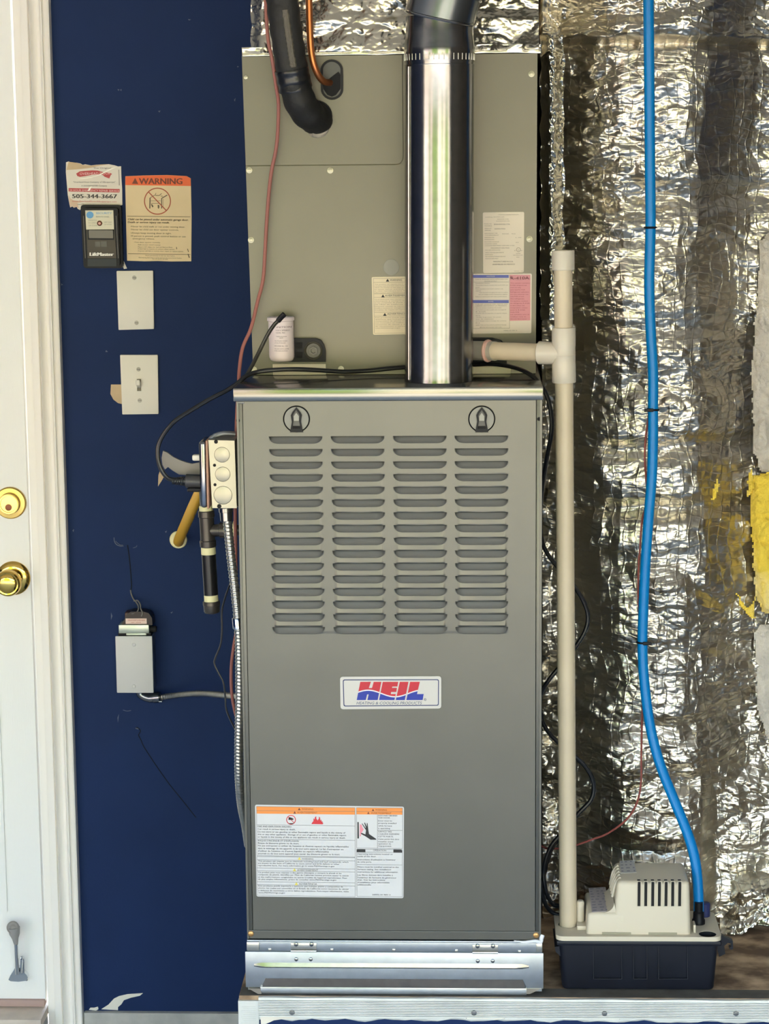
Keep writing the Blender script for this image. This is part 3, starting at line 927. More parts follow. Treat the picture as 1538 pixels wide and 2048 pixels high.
# ---- safety label at the foot of the door
Yl = -0.0007
wl = MB().plate(quad_rr([(510, 1609.5), (808, 1613.5), (807, 1796.5), (513, 1793)], Yl, 4), Yl, 0.0).build('warning_label', M_LABEL, fur, smooth=0)
Yp = Yl - 0.0004
def L1(x, y):   # crop (500,1600) scale 6.991
    return (500 + x / 6.991, 1600 + y / 6.991)
def L2(x, y):   # crop (700,1600) scale 9.752
    return (700 + x / 9.752, 1600 + y / 9.752)
mo, mi, mg, mr, mp, my, mw = MB(), MB(), MB(), MB(), MB(), MB(), MB()
fillpx(mo, Yp, [L1(92, 92), L1(1465, 110), L1(1467, 205), L1(95, 190)][::-1])
fillpx(mo, Yp, [L2(128, 152), L2(1020, 158), L2(1020, 288), L2(128, 280)][::-1])
def box_rule(a, b, c_, d, m=mg, wpx=0.6):
    for p, q in ((a, b), (b, c_), (c_, d), (d, a)):
        rule(m, Yp - 0.0001, *p, *q, wpx)
box_rule(L1(90, 90), L1(1468, 108), L1(1470, 798), L1(95, 778))
box_rule(L1(95, 790), L1(1470, 808), L1(1470, 1352), L1(100, 1332))
box_rule(L2(124, 150), L2(1024, 156), L2(1024, 948), L2(130, 938))
box_rule(L2(130, 960), L2(1018, 966), L2(1024, 1890), L2(136, 1880))
for a, b in ((L1(92, 150), L1(1466, 160)), (L1(98, 346), L1(1468, 364)), (L1(98, 546), L1(1468, 566)), (L1(100, 836), L1(1470, 852)), (L1(100, 950), L1(1470, 966)),
             (L1(100, 990), L1(1470, 1008)), (L1(100, 1142), L1(1470, 1160)), (L1(100, 1184), L1(1470, 1204)),
             (L2(128, 222), L2(1022, 230)), (L2(535, 286), L2(535, 942)), (L2(535, 588), L2(1022, 594)), (L2(134, 1258), L2(1020, 1268)), (L2(134, 1018), L2(1018, 1026))):
    rule(mg, Yp - 0.0001, *a, *b, 0.6)
def tl(m, fn, x0, x1, y, h, s, sl=0.0125, shear=0.0):
    a = fn(x0, y); b = fn(x1, y)
    k = 6.991 if fn is L1 else 9.752
    letters(m, Yp - 0.0001, a[0], b[0], a[1], h / k, s, sl, shear)
mt = MB()
def tri(m, fn, x, y, s):
    fillpx(m, Yp - 0.0001, [fn(x - s, y), fn(x + s, y), fn(x, y - 1.8 * s)])
tri(mt, L1, 688, 142, 19); tl(mt, L1, 722, 885, 138, 24, 'WARNING')
tri(mt, L1, 625, 190, 19); tl(mt, L1, 660, 942, 186, 24, 'AVERTISSEMENT')
tri(mt, L2, 450, 214, 24); tl(mt, L2, 492, 720, 208, 32, 'WARNING')
tri(mt, L2, 358, 272, 24); tl(mt, L2, 410, 808, 270, 32, 'AVERTISSEMENT')
done(mt, 'heading_lettering', M_ORTEXT, wl)
# no-flammables sign and flames
cx, cy = L1(574, 277); ringpx(mr, Yp - 0.0001, cx, cy, 8.8, 1.5); rule(mr, Yp - 0.0001, cx - 6, cy - 6, cx + 6, cy + 6, 1.2)
fillpx(mi, Yp - 0.0001, [L1(*p) for p in ((538, 278), (606, 278), (606, 256), (590, 256), (584, 244), (572, 252), (560, 238), (548, 244), (540, 256))])
fillpx(mi, Yp - 0.0001, [L1(*p) for p in ((545, 336), (606, 336), (606, 325), (545, 325))])
mfl = MB(); fillpx(mfl, Yp - 0.0001, [L1(*p) for p in ((858, 336), (1016, 340), (1026, 318), (1012, 322), (1016, 296), (1000, 306), (998, 272), (984, 290), (978, 244), (962, 230), (964, 258), (946, 286), (928, 262), (926, 226), (908, 240), (902, 272), (890, 252), (886, 296), (872, 312))])
T1 = [(108, 580, 380, 22, 'FIRE AND EXPLOSION HAZARD'), (108, 636, 416, 22, 'Can result in serious injury or death.'),
      (108, 1332, 454, 22, 'Do not store or use gasoline or other flammable vapors and liquids in the vicinity of'),
      (108, 1345, 490, 22, 'this or any other appliance.  Storage of or use of gasoline or other flammable vapors'),
      (108, 1335, 526, 22, 'or liquids in the vicinity of this or any appliance can result in serious injury or death.'),
      (112, 680, 578, 22, "RISQUE D'INCENDIE ET D'EXPLOSION"), (112, 684, 612, 22, 'Risque de blessures graves ou de mort.'),
      (112, 1380, 648, 22, "Ne pas entreposer ni utiliser de l'essence et d'autres vapeurs ou liquides inflammables"),
      (112, 1306, 686, 22, "dans le voisinage de cet appareil, ni de tout autre appareil. Le fait d'entreposer ou"),
      (112, 1102, 722, 22, "d'utiliser de l'essence ou d'autres liquides ou vapeurs inflammables"),
      (112, 1258, 758, 22, 'pourrait ou de tout autre appareil peut causer des blessures graves ou la mort.'),
      (112, 1376, 862, 20, 'This product can expose you to chemicals including Lead and lead compounds, which'),
      (112, 1250, 892, 20, 'are known to the State of California to cause cancer and birth defects or other'),
      (112, 1182, 924, 20, 'reproductive harm. For more information go to www.P65Warnings.ca.gov'),
      (114, 1280, 1020, 20, "Ce produit peut vous exposer à des agents chimiques, y compris le plomb et les"),
      (114, 1384, 1052, 20, "composés de plomb, identifiés par l'État de Californie comme pouvant causer le cancer"),
      (114, 1360, 1086, 20, 'et des malformations congénitales ou autres troubles de l\'appareil reproducteur. Pour'),
      (114, 1208, 1116, 20, 'de plus amples informations, prière de consulter www.P65Warnings.ca.gov'),
      (116, 1300, 1208, 20, 'Este producto puede exponerle a químicos que incluyen plomo y compuestos de'),
      (116, 1382, 1240, 20, 'plomo, los cuales son conocidos en el Estado de California como causantes de cáncer'),
      (116, 1380, 1274, 20, 'y defectos de nacimiento u otros daños reproductivos. Para mayor información, visite'),
      (116, 490, 1304, 20, 'www.P65Warnings.ca.gov')]
for a in T1: tl(mi, L1, *a)
tri(my, L1, 690, 836, 22); tri(my, L1, 622, 996, 24); tri(my, L1, 648, 1190, 24)
tl(mg, L1, 726, 886, 834, 24, 'WARNING'); tl(mg, L1, 660, 952, 992, 28, 'AVERTISSEMENT'); tl(mg, L1, 684, 936, 1186, 28, 'ADVERTENCIA')
# hot surface pictogram: wall, heat and a raised hand
fillpx(mi, Yp - 0.0001, [L2(145, 750), L2(174, 750), L2(170, 430), L2(145, 430)])
fillpx(mp, Yp - 0.0001, [L2(*p) for p in ((190, 470), (190, 715), (215, 700), (210, 660), (240, 620), (270, 570), (240, 540), (232, 490))])
fillpx(mi, Yp - 0.00015, [L2(*p) for p in ((228, 462), (312, 590), (300, 672), (232, 642), (210, 650), (216, 664), (300, 708), (400, 775), (515, 775), (505, 755), (372, 664), (360, 600), (342, 452), (328, 450), (328, 520), (290, 440), (278, 448), (312, 545), (300, 540), (240, 458)) ])
T2 = [(550, 922, 318, 26, 'HOT PART BEHIND'), (550, 786, 360, 26, 'THIS DOOR.'), (550, 820, 418, 26, 'Door must be'), (550, 905, 464, 26, 'properly installed'),
      (550, 818, 516, 26, 'while furnace'), (550, 788, 564, 26, 'is operating.'), (550, 815, 630, 26, 'SURFACE TRÈS'), (550, 962, 676, 26, 'CHAUDE DERRIÈRE'), (550, 850, 724, 26, 'CETTE PORTE.'),
      (550, 956, 776, 26, 'Cette porte doit être'), (550, 845, 824, 26, 'installée avant'), (550, 800, 866, 26, 'opération de'), (550, 812, 910, 26, "l'équipement."),
      (145, 832, 1066, 28, 'Operating instructions located on'), (145, 512, 1112, 28, 'inside of this door.'), (145, 890, 1176, 28, "Instructions d'utilisation à l'intérieur"), (145, 424, 1220, 28, 'de cette porte.'),
      (148, 950, 1318, 28, 'Filters must be installed external to the'), (148, 800, 1366, 28, 'furnace casing. See installation'), (148, 940, 1416, 28, 'instructions for additional information.'),
      (148, 835, 1476, 28, "Les filtres doivent être installés à"), (148, 905, 1526, 28, "l'extérieur de l'armoire du générateur"), (148, 684, 1572, 28, "d'air. Voir les instructions"),
      (148, 768, 1620, 28, "d'installation pour information"), (148, 415, 1666, 28, 'additionnelle.')]
for a in T2: tl(mi, L2, *a, 0.008)
tl(mg, L2, 450, 705, 1000, 34, 'OPERATION', 0.008)
tl(mi, L2, 432, 795, 1860, 26, '349993-101 REV. A', 0.008)
fillpx(mi, Yp - 0.0001, [L2(128, 1018), L2(300, 1020), L2(300, 962), L2(145, 958), L2(130, 976)])
fillpx(mi, Yp - 0.0001, [L2(846, 1022), L2(1018, 1026), L2(1018, 990), L2(1000, 966), L2(846, 964)])
done(mo, 'orange_band', M_ORANGE, wl); done(mi, 'lettering', M_INK, wl); done(mg, 'ruling', M_INKG, wl)
done(mr, 'prohibition_sign', M_RED, wl); done(mfl, 'flame_sign', M_RED, wl); done(mp, 'heat_sign', M_PINK, wl); done(my, 'caution_sign', M_YELT, wl)

# ---- galvanised filter rack below
RZ0 = PLAT_Z
rk = thing('filter_rack', 'galvanised filter rack with a hinged ribbed door, between the grey furnace and the platform', 'filter rack', (0, 0.3, RZ0))
rx0, rx1 = at(494.5, 1890, -0.001).x, at(1084, 1892, -0.001).x
z1 = FZ0 - 0.0004; z0 = at(790, 1902, 0).z
mb = MB().box(rx0, rx1, 0.0, 0.66, RZ0 + 0.004, z1 - 0.001).box(rx0, rx1, -0.003, 0.0, z0, z1, 0.0008).box(rx0, rx1, -0.0045, 0.0, z1 - 0.003, z1, 0.001)
mb.build('rack_body', M_GALV2, rk, smooth=30)
MB().box(rx0 - 0.0005, rx0 + 0.0185, -0.0048, 0.004, z0 + 0.001, z1 - 0.003, 0.001).build('corner_tag', M_ZINC, rk)
MB().box(rx1 - 0.009, rx1 + 0.0005, -0.0042, 0.004, z0 + 0.001, z1 - 0.003, 0.001).build('corner_tag', M_ZINC, rk)
for u, v in ((540, 1897), (664, 1897.5), (788, 1898), (913, 1899.5), (1039, 1901)):
    MB().box(at(u - 3.3, v, 0).x, at(u + 3.3, v, 0).x, -0.0046, 0.0, at(u, v + 3, 0).z, at(u, v - 2.5, 0).z, 0.0012).build('rivet_tab', M_ZINC, rk)
def hinge(ua, ub, vt, vb):
    h = MB().box(at(ua, vt, 0).x, at(ub, vt, 0).x, -0.0046, -0.002, at(ua, vb - 5, 0).z, at(ua, vt, 0).z, 0.0005).build('hinge', M_ZINC, rk)
    zc = at(ua, vb - 2.5, 0).z
    MB().tube([(at(ua, vt, 0).x, -0.0052, zc), (at(ub, vt, 0).x, -0.0052, zc)], 0.0019, 10, 0).build('knuckle', M_ZINC, h)
    for u in (ua + 10, ub - 10):
        MB().lathe([(0, 0.0034), (0.0012, 0.003), (0.0018, 0.0012)], at(u, vt + 5, -0.0046), (0, -1, 0), 12).build('rivet', M_GALV, h)
hinge(582, 633, 1884, 1902)
hinge(945, 996, 1887.5, 1905)
dx0, dx1 = at(491, 1940, -0.003).x, at(1087, 1940, -0.003).x
dz1, dz0 = at(790, 1904.5, -0.003).z, at(790, 1976, -0.003).z
mb = MB().box(dx0, dx1, -0.004, 0.0, dz0, dz1, 0.0008)
rdoor = mb.build('rack_door', M_GALV2, rk, smooth=30)
def bar(ua, ub, va, vb, y, taper, m, nm, sunk=False):
    xa, xb = at(ua, va, y).x, at(ub, va, y).x
    za, zb = at(790, vb, y).z, at(790, va, y).z
    n = 40; vs = []; k = 8
    for i in range(n + 1):
        s = i / n; x = xa + (xb - xa) * s
        e = min(1.0, min(s, 1 - s) * (xb - xa) / taper)
        e = math.sin(e * math.pi / 2) if e < 1 else 1
        for j in range(k + 1):
            t_ = j / k                       # a ramp that leans out towards its lower edge, then turns back under
            if t_ <= 0.78: d_ = 0.0017 * (t_ / 0.78)
            else: d_ = 0.0017 * (1 - (t_ - 0.78) / 0.22)
            vs.append((x, -0.0040 - d_ * e, zb + (za - zb) * t_ * (0.5 + 0.5 * e) + (za - zb) * 0.25 * (1 - e)))
    fs = [(i * (k + 1) + j, (i + 1) * (k + 1) + j, (i + 1) * (k + 1) + j + 1, i * (k + 1) + j + 1) for i in range(n) for j in range(k)]
    MB().add(vs, fs).build(nm, m, rdoor)
bar(508, 1058, 1926.5, 1937, -0.004, 0.016, M_GALV, 'rib')
# lower step of the door: a channel and the turned lip
xa, xb = at(526, 1965, -0.004).x, at(1051, 1965, -0.004).x
za, zb = at(790, 1958, -0.004).z, at(790, 1971, -0.004).z
MB().add([(xa + .004, -0.0042, za), (xb - .004, -0.0042, za), (xb, -0.0125, zb), (xa, -0.0125, zb), (xa - .001, -0.004, zb), (xb + .001, -0.004, zb)], [(0, 1, 2, 3), (0, 3, 4), (1, 5, 2)]).build('step', M_GALV, rdoor, smooth=0)
MB().box(at(522, 1974, 0).x, at(1053, 1974, 0).x, -0.0135, -0.003, at(790, 1976.5, -.01).z, zb, 0.001).build('lip', M_ZINC, rdoor)
MB().box(at(522, 1974, 0).x, at(1053, 1974, 0).x, -0.009, 0.0, RZ0 + 0.0012, at(790, 1976.5, -.01).z, 0.0006).build('toe', M_GALV2, rk)
for u, v in ((592.5, 1918.5), (621.5, 1918.5), (955.5, 1922), (985.5, 1922)):
    MB().lathe([(0, 0.0031), (0.0013, 0.0028), (0.0020, 0.0012)], at(u, v, -0.004), (0, -1, 0), 12).build('rivet', M_GALV, rdoor)
for s, ua, ub in ((1, 497, 523), (-1, 1083, 1053)):
    p = [at(ua, 1977, -0.006), at(ub, 1977, -0.006), at(ub, 1988, -0.012), at(ub - s * 7, 1988, -0.012)]
    q = [v + Vector((0, 0.008, 0)) for v in p]
    MB().add([tuple(v) for v in p + q], [(0, 1, 2, 3), (7, 6, 5, 4), (0, 4, 5, 1), (1, 5, 6, 2), (2, 6, 7, 3), (3, 7, 4, 0)]).build('corner_foot', M_ZINC, rk, smooth=0)
# silicone smear at the rack's upper corner
MB().tube([at(1028, 1882, -0.002), at(1048, 1884, -0.0035), at(1070, 1882, -0.004), at(1081, 1884, -0.003), at(1083, 1876, 0.0), at(1085, 1870, 0.002)], 0.0024, 8, 5,
          rf=lambda s, a: 0.0012 + 0.0022 * min(1, s / 0.05)).build('sealant', mat('white_silicone', (226, 228, 232), 0.4), rk)

# ================================================================== COIL CASE ON TOP
CXL, CXR = -0.2160, 0.2190
CZ1 = at(780, 109, COIL_Y).z
coil = thing('coil_cabinet', 'grey sheet metal evaporator coil cabinet with screwed front panels, on top of the louvered furnace', 'coil cabinet', (0, 0.45, TOP_Z))
CY = COIL_Y
def cxl(z): return -0.2150 - 0.0082 * (z - TOP_Z) / (CZ1 - TOP_Z)
def cxr(z): return 0.2186 + 0.0016 * (z - TOP_Z) / (CZ1 - TOP_Z)
mb = MB()
for y0_, y1_, k_ in ((CY + 0.006, 0.72, 0.0),):
    a_, b_ = TOP_Z + 0.0004, CZ1
    mb.add([(cxl(a_), y0_, a_), (cxr(a_), y0_, a_), (cxr(a_), y1_, a_), (cxl(a_), y1_, a_), (cxl(b_), y0_, b_), (cxr(b_), y0_, b_), (cxr(b_), y1_, b_), (cxl(b_), y1_, b_)],
           [(0, 1, 5, 4), (1, 2, 6, 5), (2, 3, 7, 6), (3, 0, 4, 7), (4, 5, 6, 7), (3, 2, 1, 0)])
mb.build('cabinet_body', M_COIL, coil, smooth=0)
SEAM = at(600, 329.5, CY).z
PX1 = at(806, 329, CY).x
# upper access panel with its rounded lower corner
q = [(cxl(CZ1) + 0.0006, CZ1 - 0.001), (cxl(SEAM) + 0.0006, SEAM), (PX1 - 0.012, SEAM)]
for k in range(6):
    a = -math.pi / 2 + math.pi / 2 * k / 5
    q.append((PX1 - 0.010 + 0.010 * math.cos(a), SEAM + 0.010 + 0.010 * math.sin(a)))
q += [(PX1, CZ1 - 0.001)]
up = MB().plate(q, CY - 0.0030, CY + 0.006).build('upper_panel', M_COIL, coil, smooth=0)
MB().plate([(cxl(SEAM) + 0.0004, SEAM - 0.0016), (cxl(TOP_Z) + 0.0004, TOP_Z + 0.0008), (cxr(TOP_Z) - 0.0004, TOP_Z + 0.0008), (cxr(CZ1) - 0.0004, CZ1 - 0.001), (PX1 + 0.0012, CZ1 - 0.001), (PX1 + 0.0012, SEAM + 0.008), (PX1 - 0.003, SEAM + 0.0002), (PX1 - 0.010, SEAM - 0.0016)], CY - 0.0014, CY + 0.006).build('lower_panel', M_COIL, coil, smooth=0)
M_SCR = mat('pale_screw', (176, 172, 150), 0.35, metal=0.5)
for u, v in ((492, 155), (498.5, 340.5), (660.5, 341), (1063, 148), (1059, 478), (502, 480), (818, 341), (682, 738), (508, 739)):
    s = MB().lathe([(0, 0.0046), (0.0008, 0.0046), (0.0010, 0.0032), (0.0030, 0.0030), (0.0034, 0.0016)], at(u, v, CY - 0.002), (0, -1, 0), 16).build('screw', M_SCR, coil)
# knockout blank
MB().lathe([(0, 0.0122), (0.0006, 0.0120), (0.0007, 0.010)], at(782.5, 534.5, CY - 0.0012), (0, -1, 0), 26).build('knockout_plug', mat('dull_plug', (140, 138, 128), 0.55, metal=0.6), coil)
# oval rubber grommet for the copper line
Yg = CY - 0.0030
def oval(cu, cv, ru, rv, n=28):
    c = at(cu, cv, Yg); s = SC(CY)
    out = []
    for k in range(n):
        a = 2 * math.pi * k / n
        x = math.cos(a) * ru; y = math.sin(a) * ru + math.copysign(rv - ru, math.sin(a)) if abs(math.sin(a)) > 1e-6 else 0
        out.append((c.x + x * s, c.z + y * s))
    return out
g = MB().plate(oval(664, 159.5, 22, 38.5), Yg - 0.004, Yg + 0.001, [oval(664, 159.5, 17.5, 34)]).build('grommet', M_BLACK, coil, smooth=0)
MB().plate(oval(664, 159.5, 18, 34.5), Yg - 0.0008, Yg + 0.001).build('grommet_web', M_GREYDK, g, smooth=0)
MB().plate(pxquad([(646, 166), (650, 166), (660, 156), (677, 143), (681, 150), (681, 178), (672, 190), (664, 193.5), (655, 190), (647, 178)], Yg), Yg - 0.0016, Yg).build('grommet_opening', M_DARK, g, smooth=0)
# hole edge of the suction line
MB().plate(oval(634, 233, 30, 31), Yg - 0.0006, Yg + 0.001).build('pipe_opening', M_DARK, coil, smooth=0)

# black drain plate with its plug, left of the vent, and its twin behind the drain pipe on the right
def drain_plate(pts, pl, nm):
    d = MB().plate(pxquad(pts, CY - 0.012), CY - 0.012, CY).build(nm, M_BLACK, coil, smooth=0)
    u, v, r = pl
    s = SC(CY)
    c = at(u, v, CY - 0.012)
    MB().lathe([(0, r * s), (0.003, r * s), (0.004, r * 0.9 * s), (0.002, r * 0.78 * s), (0.002, r * 0.52 * s)], c, (0, -1, 0), 30).build('plug', mat('drain_plug', (70, 68, 58), 0.4), d)
    MB().lathe([(0.001, r * 0.5 * s), (0.006, r * 0.5 * s), (0.0062, r * 0.3 * s), (0.003, r * 0.26 * s)], c, (0, -1, 0), 6).build('plug_hex', mat('drain_plug_hex', (92, 90, 80), 0.4), d)
    return d
d = drain_plate([(560, 724), (560, 677), (632, 677), (642, 681), (648, 690), (651, 702), (651, 724)], (627, 701, 18), 'drain_plate')
for a, b, c_, e in ((593, 605, 685, 697), (593, 605, 704, 716)):
    MB().plate(pxquad([(a, e), (c_ * 0 + b - 1, e), (b, b * 0 + c_), (a, c_)], CY - 0.0126), CY - 0.0130, CY - 0.0120).build('plate_recess', M_DARK, d, smooth=0)
drain_plate([(930, 730), (930, 676), (985, 676), (1003, 681), (1012, 690), (1014, 730)], (990, 700, 20), 'drain_plate')
M_PAN = mat('pale_pan_edge', (214, 206, 176), 0.4)
MB().box(at(546, 735, CY).x, at(652.5, 735, CY).x, CY - 0.006, CY, TOP_Z + 0.0006, at(600, 727.5, CY - .006).z, 0.001).build('pan_edge', M_PAN, coil)
MB().box(at(915, 735, CY).x, at(1022, 735, CY).x, CY - 0.006, CY, TOP_Z + 0.0006, at(980, 731, CY - .006).z, 0.001).build('pan_edge', M_PAN, coil)

# labels on the coil cabinet
Yc = CY - 0.0020
Yp = Yc - 0.0004
def LA(x, y): return (730 + x / 14.63, 540 + y / 14.63)
lab = MB().plate(quad_rr([LA(195, 205), LA(1500, 188), LA(1520, 1870), LA(235, 1898)], Yc, 3), Yc, CY).build('warning_label', M_LABELC, coil, smooth=0)
mi, mg = MB(), MB()
for pts in ((245, 250, 1480, 236), (1480, 236, 1500, 1840), (1500, 1840, 275, 1850), (275, 1850, 245, 250), (245, 362, 1480, 350), (262, 700, 1480, 690), (270, 800, 1480, 800), (275, 1235, 1490, 1225), (275, 1350, 1490, 1340)):
    rule(mg, Yp, *LA(pts[0], pts[1]), *LA(pts[2], pts[3]), 0.5)
for x, y in ((660, 340), (525, 800), (580, 1340)):
    fillpx(mi, Yp, [LA(x - 52, y), LA(x + 52, y), LA(x, y - 85)])
def ta(x0, x1, y, h, s): letters(mg, Yp, *[LA(x0, y)[0], LA(x1, y)[0]], LA(0, y)[1], h / 14.63, s, -0.012)
letters(mi, Yp, LA(725, 0)[0], LA(1080, 0)[0], LA(0, 320)[1], 3.6, 'WARNING', -0.012)
letters(mi, Yp, LA(585, 0)[0], LA(1250, 0)[0], LA(0, 775)[1], 3.6, 'AVERTISSEMENT', -0.012)
letters(mi, Yp, LA(650, 0)[0], LA(1220, 0)[0], LA(0, 1310)[1], 3.6, 'ADVERTENCIA', -0.012)
W_ = ['This product can expose you to chemicals', 'including Lead and lead compounds', 'which are known to the State of California', 'to cause cancer and birth defects', 'or other reproductive harm. For more', 'information www.P65Warnings.ca.gov']
for k, s in enumerate(W_): ta(275, 1400 if k not in (1,) else 1150, 430 + 50 * k, 24, s)
F_ = ['Ce produit peut vous exposer à des agents', 'chimiques, y compris le plomb', 'et les composés de plomb, identifiés', "par l'État de Californie comme", 'pouvant causer le cancer et des', 'malformations congénitales ou', "troubles de l'appareil reproducteur"]
for k, s in enumerate(F_): ta(280, 1420, 870 + 52 * k, 24, s)
S_ = ['Este producto puede exponerle a', 'químicos que incluyen plomo y', 'compuestos de plomo, los cuales', 'son conocidos en California como', 'causantes de cáncer y defectos', 'de nacimiento u otros daños', 'www.P65Warnings.ca.gov']
for k, s in enumerate(S_): ta(300, 1420 if k < 6 else 1030, 1408 + 51 * k, 24, s)
done(mi, 'lettering', M_INK, lab); done(mg, 'fine_print', mat('faded_ink', (128, 116, 96), 0.6), lab)

def LB(x, y): return (940 + x / 7.586, 410 + y / 7.586)
lab = MB().plate(quad_rr([LB(194, 112), LB(822, 104), LB(816, 1024), LB(200, 1034)], Yc, 3), Yc, CY).build('rating_label', mat('rating_label_white', (226, 212, 190), 0.5), coil, smooth=0)
mi, mg = MB(), MB()
def tb(m, x0, x1, y, h, s): letters(m, Yp, LB(x0, 0)[0], LB(x1, 0)[0], LB(0, y)[1], h / 7.586, s, -0.008)
for x0, x1, y, h, s in ((430, 735, 154, 13, 'COOLING & HEATING PRODUCTS'), (232, 520, 190, 13, 'Lewisburg, TN 37091 USA'), (412, 590, 222, 13, 'INDOOR COIL'), (398, 605, 252, 13, 'EVAPORATOR COIL'),
                        (215, 330, 294, 14, 'MODEL NO.'), (220, 330, 324, 14, 'MODÈLE'), (222, 332, 362, 14, 'SERIAL NO.'), (222, 315, 392, 14, 'SÉRIE'),
                        (222, 415, 438, 13, 'REFRIGERANT TYPE'), (222, 435, 466, 13, 'TYPE RÉFRIGÉRANT'), (222, 365, 500, 13, 'DESIGN PSI'), (222, 365, 530, 13, 'PRESSION'),
                        (222, 438, 566, 13, 'FACTORY CHARGE'), (222, 410, 596, 13, 'CHARGE USINE'), (222, 672, 624, 13, 'CONTAINS PRESSURIZED NITROGEN 15 PSIG'),
                        (228, 460, 692, 13, 'FOR USE WITH R-410A'), (232, 512, 730, 13, 'FIELD INSTALLED PARTS'), (232, 345, 760, 13, 'PISTON'), (232, 540, 790, 13, 'SEE INSTRUCTIONS FOR KIT'), (232, 430, 820, 13, 'INDOOR USE ONLY'),
                        (490, 690, 444, 13, 'R410A    R22'), (690, 778, 500, 13, '3 - 450'), (695, 735, 574, 13, '0.0'), (668, 812, 1008, 10, '349000 - 1001')):
    tb(mg, x0, x1, y, h, s)
for x0, x1, y, h, s in ((366, 606, 302, 18, 'ENH4X30L17A'), (370, 535, 370, 16, 'X204517052'), (318, 595, 660, 14, 'MAXIMUM 450 PSIG'), (354, 655, 868, 18, 'MANUFACTURED IN U.S.A.'), (340, 680, 910, 18, 'ASSEMBLED IN MEXICO')):
    tb(mi, x0, x1, y, h, s)
ringpx(mg, Yp, *LB(735, 678), 4.0, 0.7, 20); tb(mg, 722, 750, 692, 18, 'UL')
letters(mg, Yp, LB(672, 0)[0], LB(695, 0)[0], LB(0, 696)[1], 2, 'c'); letters(mg, Yp, LB(768, 0)[0], LB(795, 0)[0], LB(0, 696)[1], 2, 'us')
tb(mg, 700, 765, 742, 13, 'LISTED'); tb(mg, 655, 800, 768, 12, 'HEATING & AIR'); tb(mg, 702, 748, 798, 12, '4K83')
done(mi, 'lettering', mat('brown_black_ink', (92, 74, 60), 0.6), lab); done(mg, 'fine_print', mat('faded_ink', (128, 116, 96), 0.6), lab)

lab = MB().plate(quad_rr([(870, 548), LB(938, 1040), LB(930, 1945), (870, 668)], Yc, 3), Yc, CY).build('refrigerant_label', mat('refrigerant_label_white', (226, 214, 196), 0.5), coil, smooth=0)
mi, mg, mb_, mp, mr = MB(), MB(), MB(), MB(), MB()
fillpx(mp, Yp, [LB(603, 1758), LB(915, 1750), LB(915, 1060), LB(603, 1060)])
for y0, y1 in ((1062, 1106), (1442, 1488)):
    fillpx(mb_, Yp, [LB(-500, y1), LB(588, y1), LB(588, y0), LB(-500, y0)])
tb(mr, 616, 898, 1132, 48, 'R-410A')
P_ = ['This system contains', 'R-410A refrigerant and', 'must use only', 'parts rated for 410A', 'Refrigerant cylinders', 'are rose coloured. Use', 'only POE oil with', 'this refrigerant', 'Ce système contient', 'du réfrigérant R-410A', 'et doit utiliser des', 'composants conçus', 'pour le R-410A', 'Huile POE', 'Les cylindres sont de', 'couleur rose et', 'doivent être à jour']
for k, s in enumerate(P_):
    x1 = (905, 860, 772, 835, 895, 885, 820, 825, 880, 905, 830, 870, 838, 745, 900, 850, 860)[k]
    letters(mr, Yp - 0.0001, LB(612, 0)[0], LB(x1, 0)[0], LB(0, 1192 + 34.0 * k)[1], 2.0, s)
N_ = [(80, 570, 1136, 'COIL IS CHARGED WITH NITROGEN GAS'), (220, 410, 1164, 'RELEASE SLOWLY'), (85, 300, 1196, 'Installation Notice'), (85, 575, 1226, 'This product may be installed with any R-410A unit'), (85, 145, 1256, 'below'),
      (85, 500, 1280, 'Metering piston must match outdoor unit'), (85, 165, 1308, 'capacity'), (140, 575, 1334, 'check the piston size against the chart on outdoor'), (130, 570, 1364, 'unit and change it before brazing lines together'), (85, 555, 1398, 'Failure to match parts will reduce performance'),
      (85, 570, 1514, 'COIL EST CHARGÉ AVEC AZOTE GAZ'), (85, 555, 1538, 'LIBÉRER LENTEMENT LA PRESSION'), (90, 475, 1568, 'Avis concernant installation du produit'), (90, 545, 1598, 'Ce produit peut être installé avec tout appareil'), (90, 240, 1628, 'R-410A'),
      (90, 560, 1652, 'Le piston doit correspondre à la capacité indiquée'), (90, 150, 1684, 'ici'), (90, 470, 1710, 'Vérifier la grosseur du piston'), (90, 355, 1738, 'sur le tableau'), (90, 550, 1766, 'et le changer avant le brasage des conduites'), (90, 145, 1796, 'lu'),
      (90, 550, 1830, 'READ THE INSTALLATION INSTRUCTIONS'), (150, 480, 1862, 'BEFORE INSTALLING THIS COIL'), (510, 715, 1912, '349001-201 REV. B')]
for x0, x1, y, s in N_: tb(mg, x0, x1, y, 14, s)
rule(mg, Yp, *LB(598, 1060), *LB(600, 1870), 0.5); rule(mg, Yp, *LB(0, 1874), *LB(600, 1870), 0.5); rule(mg, Yp, *LB(0, 1170), *LB(590, 1168), 0.5)
done(mp, 'rose_panel', mat('rose_ink', (222, 150, 156), 0.55), lab); done(mb_, 'blue_band', mat('slate_blue_ink', (96, 104, 176), 0.55), lab)
mw = MB(); letters(mw, Yp - 0.0001, LB(255, 0)[0], LB(375, 0)[0], LB(0, 1092)[1], 2.6, 'NOTICE'); letters(mw, Yp - 0.0001, LB(275, 0)[0], LB(355, 0)[0], LB(0, 1474)[1], 2.6, 'AVIS')
done(mw, 'white_lettering', M_LABEL, lab)
done(mr, 'rose_lettering', mat('maroon_ink', (150, 52, 68), 0.55), lab); done(mg, 'fine_print', mat('faded_ink', (128, 116, 96), 0.6), lab)

